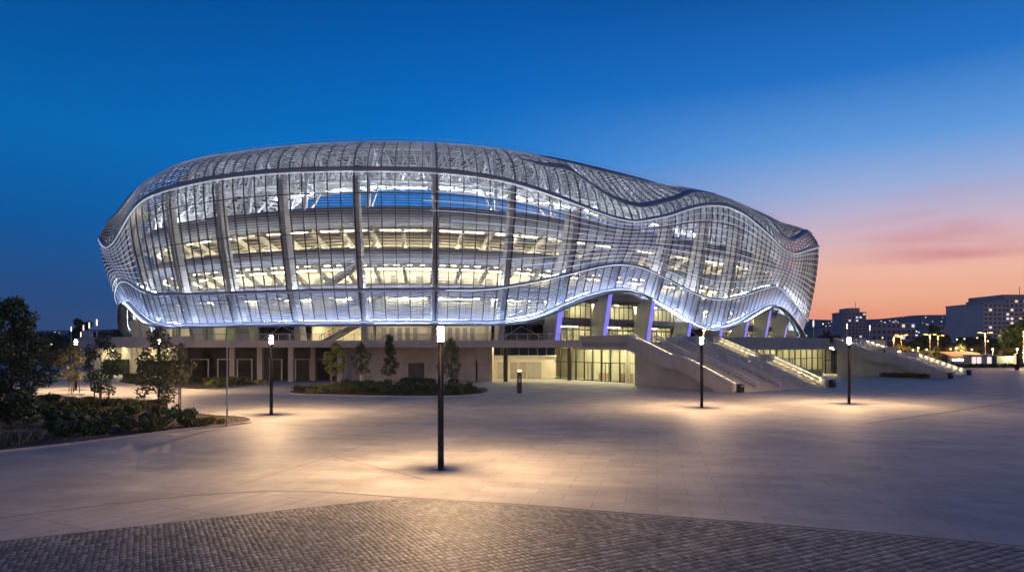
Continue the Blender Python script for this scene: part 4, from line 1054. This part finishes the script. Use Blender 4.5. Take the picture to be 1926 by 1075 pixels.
for key, (m, sd, n, sz, w_, h_, sp) in dict(dark=('leafdark', 31, 1500, .15, 1.5, 1.2, False), green=('leaf', 32, 1500, .14, 1.5, 1.15, False), olive=('leafolive', 33, 1100, .12, 1.2, .9, True), grey=('leafgrey', 34, 900, .11, 1.1, .7, True), yellow=('leafyel', 35, 700, .11, .9, .55, True)).items():
    me = shrub_mesh(sd, n, sz, w_, h_, sp); me.materials.append(M[m]); SH[key] = (me, stem_mesh(sd, h_))
def shrub(key, x, y, s, label, group, sz=1.0):
    t = thing('shrub', label, 'shrub', (x, y, .05), random.uniform(0, 6.28), group); t.scale = (s, s, s * sz)
    for nm, me in zip(('foliage', 'stem'), SH[key]):
        o = bpy.data.objects.new(nm, me); COL.objects.link(o); o.parent = t
    return t
GL, GI, GB_ = 'shrubs massed in the left planting bed', 'low shrubs filling the planted island', 'low shrubs in the bed before the podium'
rng = np.random.default_rng(5)
def inside(P, x, y):
    c = False; n = len(P)
    for i in range(n):
        (x1, y1), (x2, y2) = P[i], P[i - 1]
        if (y1 > y) != (y2 > y) and x < (x2 - x1) * (y - y1) / (y2 - y1) + x1: c = not c
    return c
# single shrubs one can point at
shrub('green', *at(345, 803), 1.25, 'round green shrub nearest the tip of the left bed', GL)
shrub('olive', *at(286, 811), .85, 'small russet shrub at the feet of the stakes, left bed front', GL)
shrub('grey', *at(28, 836), .95, 'pale silvery shrub low at the front left corner', GL)
shrub('grey', *at(60, 829), .8, 'second pale silvery shrub, right of the first at the bed corner', GL)
shrub('yellow', *at(395, 797), .8, 'small yellowish clump on the bare mulch near the flagpole', GL)
shrub('yellow', *at(418, 797), .6, 'tiny yellowish clump at the foot of the flagpole', GL)
shrub('olive', *at(378, 803), .6, 'tiny olive clump right of the round green shrub', GL)
LAB = dict(dark='dark leafy shrub in the thick mass of the left bed', green='mid green shrub within the mass of the left bed', olive='olive brown bushy shrub towards the back of the left bed', yellow='yellow green low shrub along the back of the left bed', grey='grey leaved shrub among the dark ones of the left bed')
row = [(x, 820 - (x - 120) * .07) for x in range(100, 330, 34)]
for px, py in row: shrub('dark' if random.random() < .6 else 'green', *at(px + random.uniform(-8, 8), py), random.uniform(.85, 1.15), None, GL, .9)
for px, py, ks in [(x, 800, 'dark') for x in range(20, 300, 36)] + [(x, 784, 'dark') for x in range(10, 330, 40)] + [(x, 771, 'olive') for x in range(120, 330, 34)] + [(x, 762, 'yellow') for x in range(60, 300, 38)] + [(x, 753, 'yellow') for x in range(90, 230, 40)]:
    key = ks if random.random() < .7 else random.choice(['green', 'olive', 'dark'])
    x, y = at(px + random.uniform(-10, 10), py + random.uniform(-3, 3))
    if inside(LBED, x, y): shrub(key, x, y, random.uniform(.85, 1.2), None, GL, .8)
for o in list(scene.objects):
    if o.get('group') == GL and not o.get('label'):
        me = o.children[0].data; key = [k for k in SH if SH[k][0] == me][0]; o['label'] = LAB[key]
LABI = dict(dark='dark low shrub in the thick planting of the island bed', green='green low shrub in the planted island', olive='olive clump in the planted island', yellow='yellow green clump at the left end of the planted island', grey='grey clump near the right tip of the planted island')
for q in range(64):
    for _ in range(60):
        x = rng.uniform(-27, -2); y = rng.uniform(62, 86)
        if inside(IBED, x, y): break
    px = 963 + 1284 * x / y; key = 'yellow' if px < 640 and rng.random() < .7 else ('dark' if px > 720 and rng.random() < .75 else rng.choice(['green', 'olive', 'dark']))
    if px > 870: key = 'grey' if rng.random() < .3 else 'dark'
    key = str(key); big = 1.25 if 740 < px < 860 else .9
    shrub(key, x, y, rng.uniform(.8, 1.2) * big, LABI[key], GI, .85)
LABB = dict(dark='dark low shrub in the bed before the lit left lobby', yellow='yellowish low clump in the bed before the podium gates', olive='olive low clump in the bed before the podium gates')
for q in range(34):
    for _ in range(60):
        x = rng.uniform(-62, -30); y = rng.uniform(73, 106)
        if inside(BBED, x, y): break
    px = 963 + 1284 * x / y; key = 'dark' if px < 340 else str(rng.choice(['yellow', 'olive', 'dark']))
    shrub(key, x, y, rng.uniform(.8, 1.3), LABB[key], GB_, .8)
# climbing hedge shrubs against the lit lobby at the far left
for q, px in enumerate((205, 222, 268, 286, 302, 318, 333)):
    Y = 99 + (335 - px) * .06; shrub('dark', X(px, Y), Y, 1.9, 'tall dark shrub against the warm lit lobby at the left', 'tall shrubs before the lit lobby', 1.45)
# shrubs below the flank of the farther stair
for q in range(9):
    c = s2(2.5 + q * .75, -.0); shrub('olive' if q % 2 else 'green', c[0], c[1], .75, 'small plant in the strip under the farther staircase flank', 'plants under the farther staircase')
# low ground cover in the beds: countless small tufts
def cover(name, P, n, m, size):
    P = np.array(P); lo, hi = P.min(0), P.max(0); r_ = np.random.default_rng(9); c = []
    while len(c) < n:
        x, y = r_.uniform(lo, hi)
        if inside(P, x, y): c.append((x, y, .10, .16))
    V, Q = leaves(c, n * 9, size, r_); V[:, 2] = np.maximum(V[:, 2], .065); o = link(name, mesh_np(name, V, Q), M[m]); props(o, kind='stuff')
cover('ground_cover', LBED, 900, 'leafolive', .09); cover('ground_cover', IBED, 700, 'leafdark', .10); cover('ground_cover', BBED, 500, 'leafdark', .11)
# ------------------------------------------------------------------ far surroundings
def far_lamp(name, x, y, H, label, group, m='E_far', arms=0, head=.45, polem='grey', lens=1.0, rz=0, glow_=None):
    t = thing(name, label, 'street lamp', (x, y, 0), rz, group)
    MB().lathe([(.11, 0), (.075, H)], 8).build('pole', M[polem], t)
    if arms:
        for sx in ((-1, 1) if arms == 2 else (1,)):
            MB().beam((0, 0, H - .05), (sx * 1.2, 0, H + .12), .07, .07).build('arm', M[polem], t)
            MB().box(sx * 1.45 - .38, sx * 1.45 + .38, -.17, .17, H + .02, H + .16).build('lamp_head', M[m], t)
    elif lens > .9: MB().lathe([(.08, H), (.10, H + .1), (.10, H + lens), (.05, H + lens + .1)], 10).build('lamp_head', M[m], t)
    else: MB().lathe([(.05, H), (head * .7, H + head * .3), (head, H + head), (head * .7, H + head * 1.7), (.05, H + head * 2)], 10).build('lamp_head', M[m], t)
    if glow_: 
        pl = bpy.data.lights.new('lamp_light', 'POINT'); pl.energy = glow_[0]; pl.color = glow_[1]; pl.shadow_soft_size = .2; po = bpy.data.objects.new('lamp_light', pl); COL.objects.link(po); po.parent = t; po.location = (0, -.9, H - .7)
    return t
GT = 'tall pale lamp posts beyond the ends of the podium'
for px, py, Y, lb in ((1530, 602, 132, 'tall lamp post close to the right end of the stadium screen'), (1593, 608, 150, 'tall lamp post behind the street lamp between the stairs'), (1636, 611, 156, 'tall lamp post above the top of the farther staircase'),
                      (182, 600, 128, 'tallest looking lamp post near the left end of the podium'), (168, 606, 140, 'tall lamp post second from the podium end at the left'), (157, 611, 152, 'tall lamp post third from the podium end at the left'),
                      (152, 624, 166, 'lower lamp post between the tall ones at the left'), (134, 614, 175, 'far dim lamp post before the dark trees at the left')):
    zt = 4.7 + (652 - py) / 1284 * Y; far_lamp('lamp_post', (px - 963) / 1284 * Y, Y, zt - 1.2, lb, GT, lens=1.1)
t = thing('banner', 'pale blue banner hanging between lamp posts at the far left', 'banner', (-113, 180, 0))
MB().box(-.1, .1, -.1, .1, 0, 9.3).build('pole', M['grey'], t); MB().box(.15, 2.6, -.03, .03, 3.2, 9.0).build('cloth', M['paleblue'], t); MB().beam((0, 0, 9.1), (2.7, 0, 9.1), .08, .08).build('arm', M['grey'], t)
GO = 'orange street lamps along the road at the right'
for px, py, Y, arms, lb in ((1681, 633, 190, 1, 'orange street lamp farthest left along the road'), (1695, 630, 200, 2, 'double headed orange street lamp behind the farther stair top'), (1749, 629, 200, 2, 'double headed orange street lamp in the middle of the road row'),
                            (1764, 631, 205, 1, 'single headed orange street lamp right of the middle one'), (1853, 626, 170, 2, 'double headed orange street lamp before the apartment block'), (1925, 622, 165, 1, 'orange street lamp cut by the right edge of the picture')):
    far_lamp('road_lamp', (px - 963) / 1284 * Y, Y, 4.7 + (652 - py) / 1284 * Y, lb, GO, 'E_orange', arms, glow_=(3000, (1, .5, .12)))
GW = 'small white globe lamps under the trees at the right'
for q, (px, py, Y) in enumerate(((1717, 657, 175), (1727, 653, 190), (1743, 656, 180), (1788, 655, 185), (1799, 653, 195), (1828, 656, 180), (1867, 655, 172), (1913, 655, 165), (1838, 634, 230), (1800, 637, 230), (1814, 636, 232), (1858, 640, 200), (1660, 634, 240), (1548, 608, 260))):
    far_lamp('globe_lamp', (px - 963) / 1284 * Y, Y, 4.7 + (652 - py) / 1284 * Y - .4, 'small white globe lamp glowing among the dark trees at the right', GW, 'E_globe', 0, .24, 'black', .5, glow_=(3000, (1, .75, .4)) if q in (1, 4, 6, 7) else None)
for px, Y, H in ((60, 120, 3.6), (27, 110, 3.4), (97, 160, 5.2)):
    far_lamp('globe_lamp', (px - 963) / 1284 * Y, Y, H, 'faint globe lamp among the dark trees at the far left', 'faint lamps at the far left', 'E_globe', 0, .12, 'black', .5)

# trees behind, each with its own trunk and crown
FT = {}
for key, (m, sd, H, cw) in dict(a=('leafdark', 51, 9, 8.5), b=('leafdark', 52, 11, 7), c=('leafolive', 53, 7.5, 7.5), d=('leafdark', 54, 13, 6.5)).items():
    rng = np.random.default_rng(sd); cl = []
    for q in range(34):
        a, f = rng.uniform(0, 6.28), rng.uniform(0, 1); rr = cw / 2 * math.sin(math.pi * (.15 + .8 * f)) ** .6 * rng.uniform(.2, .85); cl.append((math.cos(a) * rr, math.sin(a) * rr, H * (.22 + .68 * f), cw * rng.uniform(.10, .17)))
    V, Q = leaves(cl, 2600, .62, rng); me = mesh_np('crown', V, Q); me.materials.append(M[m])
    mb = MB(); mb.tube([(0, 0, 0), (.1, 0, H * .4), (0, .1, H * .8)], [.28, .2, .05], 7)
    for q in range(7): c = cl[q * 4]; mb.tube([(0, 0, H * .25), (c[0] * .5, c[1] * .5, (c[2] + H * .25) / 2), c[:3]], [.12, .08, .02], 5)
    tm = bpy.data.meshes.new('trunk'); tm.from_pydata(mb.v, [], mb.f); tm.materials.append(M['bark']); FT[key] = (me, tm)
def far_tree(key, px, Y, s, label, group, sz=1):
    t = thing('background_tree', label, 'tree', ((px - 963) / 1284 * Y, Y, 0), random.uniform(0, 6.28), group); t.scale = (s, s, s * sz)
    for nm, me in zip(('crown', 'trunk'), FT[key]): o = bpy.data.objects.new(nm, me); COL.objects.link(o); o.parent = t
GR_, GLF = 'dark trees behind the right end of the plaza', 'dark tree belt behind the left end of the podium'
LR = dict(a='broad dark tree in the belt behind the right end of the plaza', b='tall dark tree in the belt behind the right end of the plaza', c='low olive tree near the lamps behind the right end of the plaza', d='slim dark tree rising from the belt at the right')
LL = dict(a='broad dark tree in the belt beyond the left end', b='tall dark tree in the belt beyond the left end', c='low olive tree by the path at the far left', d='slim dark tree in the belt beyond the left end')
for px in range(1535, 2080, 17):
    k = random.choice('aabbc'); Y = random.uniform(230, 330); far_tree(k, px, Y, random.uniform(.85, 1.2) * Y / 260, LR[k], GR_, random.uniform(.75, 1.0) * (1.15 if px > 1880 else 1))
for px in (1690, 1712, 1742, 1765, 1790, 1812, 1838, 1872, 1895, 1917, 1940, 1975):
    far_tree('c', px + random.uniform(-5, 5), random.uniform(185, 215), random.uniform(.6, .95), LR['c'], GR_, .8)
far_tree('d', 1757, 300, 1.15, 'single slim dark tree standing highest before the hill', GR_, 1.05); far_tree('a', 1915, 190, 1.35, 'large dark tree before the apartment block at the right edge', GR_, 1.0); far_tree('b', 1945, 185, 1.4, 'tall dark tree just outside the right edge', GR_)
for px in range(-60, 235, 15):
    k = random.choice('aabbd'); Y = random.uniform(190, 270); far_tree(k, px, Y, random.uniform(.9, 1.3) * Y / 230, LL[k], GLF, random.uniform(.85, 1.1))
for px in (10, 40, 66, 92, 110, 205, 222): far_tree('c' if px < 150 else 'a', px, random.uniform(135, 165), random.uniform(.6, .9), LL['c' if px < 150 else 'a'], GLF, .8)

# apartment blocks: walls, roof, windows as parts
def block(label, px0, px1, top, Y, depth, cols, rows, lit, wall='farwall', pent=None, lift=0, winw=.55, seed=0, rzf=0, mast=True):
    rng = random.Random(seed); x0, x1 = (px0 - 963) / 1284 * Y, (px1 - 963) / 1284 * Y; H = 4.7 + (652 - top) / 1284 * Y
    t = thing('apartment_block', label, 'apartment block', ((x0 + x1) / 2, Y, 0)); w2 = (x1 - x0) / 2
    MB().box(-w2, w2, 0, depth, 0, H).build('wall', M[wall], t)
    MB().box(-w2 - .2, w2 + .2, -.2, depth + .2, H, H + .5).build('roof', M['farwall2'], t)
    if pent:
        a, b, ph = pent; r_ = MB().box(-w2 + a * 2 * w2, -w2 + b * 2 * w2, 2, depth - 1, H + .5, H + .5 + ph).build('penthouse', M['farwall2'], t)
        if mast: MB().beam((-w2 + (b - .12) * 2 * w2, 4, H + ph + .5), (-w2 + (b - .12) * 2 * w2, 4, H + ph + 4.5), .18, .18).build('aerial', M['black'], t)
    cw, rh = 2 * w2 / cols, H / rows; nlit = 0
    for r_ in range(rows):
        for c in range(cols):
            x = -w2 + cw * (c + .5); z = rh * (r_ + .35); on = rng.random() < lit
            fr = MB(); fr.box(x - cw * winw / 2, x + cw * winw / 2, -.10, -.01, z, z + rh * .5); 
            o = fr.build('window', M[('E_win' if rng.random() < .6 else 'E_wincool') if on else 'fardark'], t)
            if Y < 420:
                sl = MB(); sl.box(x - cw * winw / 2 - .1, x + cw * winw / 2 + .1, -.25, -.02, z - .18, z - .02); sl.build('sill', M['farwall'], o)
    return t
block('large grey apartment block at the right edge with a higher right part', 1850, 1893, 571, 345, 30, 5, 12, .12, 'farwall', None, seed=1)
block('higher slab of flats cut by the right edge of the picture', 1891, 1990, 563, 347, 30, 12, 13, .16, 'farwall', (.02, .5, 2.2), seed=2)
block('lone tower block with a roof cabin rising left of the hill', 1588, 1629, 588, 420, 16, 6, 13, .10, 'farwall2', (.3, .78, 2.6), seed=3)
block('long low block of flats in the dark right of the hill foot', 1752, 1856, 612, 470, 14, 12, 5, .16, 'farwall2', None, seed=4)
block('low dark block between the tower and the slim tree', 1640, 1722, 608, 520, 14, 9, 5, .10, 'farwall2', None, seed=5)
block('small dark block low beside the right end of the stadium', 1545, 1582, 618, 480, 12, 4, 4, .2, 'farwall2', None, seed=6)
# kiosks and hedge by the road
def kiosk(label, px0, px1, Y, H, kind):
    x0, x1 = (px0 - 963) / 1284 * Y, (px1 - 963) / 1284 * Y; w2 = (x1 - x0) / 2; t = thing('kiosk', label, 'kiosk', ((x0 + x1) / 2, Y, 0))
    if kind == 'orange':
        MB().box(-w2, w2, 1.2, 3.4, 0, H - .7).build('cabin', M['dark'], t); MB().add([(-w2 - .3, -.6, H - .75), (w2 + .3, -.6, H - .75), (w2 + .3, 3.6, H + .1), (-w2 - .3, 3.6, H + .1), (-w2 - .3, -.6, H - .1), (w2 + .3, -.6, H - .1), (w2 + .3, 3.6, H + .3), (-w2 - .3, 3.6, H + .3)], [(3, 2, 1, 0), (4, 5, 6, 7), (0, 1, 5, 4), (1, 2, 6, 5), (2, 3, 7, 6), (3, 0, 4, 7)]).build('awning', M['E_awning'], t)
        MB().box(-w2 * .75, w2 * .6, .3, 1.1, 0, 1.15).build('counter', M['blue'], t); MB().box(-w2 * .6, w2 * .2, 1.0, 1.15, 1.4, 1.6).build('lamp', M['E_warm'], t)
    else:
        MB().box(-w2, w2, .4, 3.4, 0, H - .4).build('cabin', M['farwall2'], t); MB().box(-w2 - .3, w2 + .3, 0, 3.6, H - .38, H - .15).build('roof', M['white'], t)
        for q in range(5): a = -w2 + (q + .1) * 2 * w2 / 5; MB().box(a, a + 1.6 * w2 / 5, .28, .38, .7, H - .7).build('window', M['E_kiosk' if q not in (2, 4) else 'fardark'], t)
        MB().box(-w2 * .2, w2 * .1, .24, .30, .05, H - .6).build('door', M['farwall'], t)
kiosk('roadside kiosk with lit orange awning and blue counter', 1788, 1838, 168, 3.2, 'orange')
kiosk('white lit kiosk with glowing windows beside the orange one', 1829, 1877, 163, 3.0, 'white')
t = thing('container', 'pale green grey cabin right of the white kiosk', 'cabin', ((1893 - 963) / 1284 * 166, 166, 0)); MB().box(-2.4, 2.4, 0, 2.2, .1, 2.3).build('wall', mat('pale green paint', (.22, .30, .29), .6), t); MB().box(-2.5, 2.5, -.1, 2.3, 2.32, 2.42).build('roof', M['grey'], t); MB().box(.4, 1.3, -.06, -.01, .15, 2.1).build('door', M['grey'], t)
mb = MB(); V, Q = leaves([(x, 157 + 1.5 * math.sin(x * .1), .45, .75, .5) for x in np.arange(88, 135, 1.0)], 9000, .3, np.random.default_rng(3)); V[:, 2] = np.maximum(V[:, 2], 0)
props(link('hedge', mesh_np('hedge', V, Q), M['leafolive']), 'low trimmed hedge along the far right edge of the plaza', 'hedge')
t = thing('sign_pillar', 'slim pillar with a warm lit face near the right edge', 'pillar', ((1913 - 963) / 1284 * 140, 140, 0)); MB().box(-.3, .3, -.2, .2, 0, 3.4).build('body', M['pole'], t); MB().box(-.5, -.32, -.2, .2, 1.2, 3.3).build('lit_face', emit('warm lit face', (1, .6, .25), 1.2, False), t)
# hills with distant town lights
def hill(name, Y, x0, x1, prof, m):
    xs = np.linspace(x0, x1, 160); V = []; rows = 8; rr = np.random.default_rng(4); nz = np.convolve(rr.normal(0, 1, 200), np.ones(7) / 7, 'same')[:160]
    hs = np.interp(963 + 1284 * xs / Y, [p[0] for p in prof], [4.7 + (652 - p[1]) / 1284 * Y for p in prof]) + nz * Y * .0006
    for r_ in range(rows):
        f = r_ / (rows - 1); V.append(np.c_[xs, np.full(160, Y - (1 - f) * Y * .3), -1 + hs * f ** 1.3])
    V = np.vstack(V); Q = [(r_ * 160 + i, r_ * 160 + i + 1, (r_ + 1) * 160 + i + 1, (r_ + 1) * 160 + i) for r_ in range(rows - 1) for i in range(159)]
    return props(link(name, mesh_np(name, V, Q), M[m], None, True), kind='structure'), lambda x, f: (x, Y - (1 - f) * Y * .3, -1 + float(np.interp(x, xs, hs)) * f ** 1.3)
h1, s_h1 = hill('hills', 3200, -3500, 4400, [(-500, 628), (0, 622), (250, 618), (900, 606), (1300, 598), (1520, 600), (1590, 602), (1660, 599), (1720, 592), (1800, 591), (1830, 594), (1860, 600), (1950, 604), (2200, 596), (2600, 606)], 'hill')
h2, s_h2 = hill('hills', 1900, -2600, 2800, [(-500, 634), (0, 630), (300, 626), (1000, 624), (1500, 616), (1640, 612), (1700, 616), (1780, 608), (1850, 610), (2100, 606), (2600, 616)], 'hill')
mb = MB(); rr = random.Random(8)
for q in range(240):
    s_ = s_h1 if q % 2 else s_h2; Y = 3200 if q % 2 else 1900; px = rr.uniform(1500, 2000) if q < 190 else rr.uniform(-20, 260)
    f = rr.uniform(.55, .93); x, y, z = s_((px - 963) / 1284 * Y * (.7 + .3 * f), f); w_ = rr.uniform(.8, 2.6); mb.box(x - w_, x + w_, y - 2, y - 1, z + 1, z + 1 + rr.uniform(1.4, 2.8))
props(mb.build('town_lights', M['E_town']), kind='stuff')
# ------------------------------------------------------------------ evening haze
hm = bpy.data.materials.new('evening haze'); hm.use_nodes = True; nt = hm.node_tree
nt.nodes.remove(nt.nodes['Principled BSDF']); pv = nt.nodes.new('ShaderNodeVolumePrincipled')
pv.inputs['Color'].default_value = (.97, .98, 1, 1); pv.inputs['Density'].default_value = .00007; pv.inputs['Anisotropy'].default_value = .2
nt.links.new(pv.outputs[0], nt.nodes['Material Output'].inputs['Volume'])
props(MB().box(-4700, 4700, -90, 3750, -2.2, 190).build('haze', hm), kind='stuff')
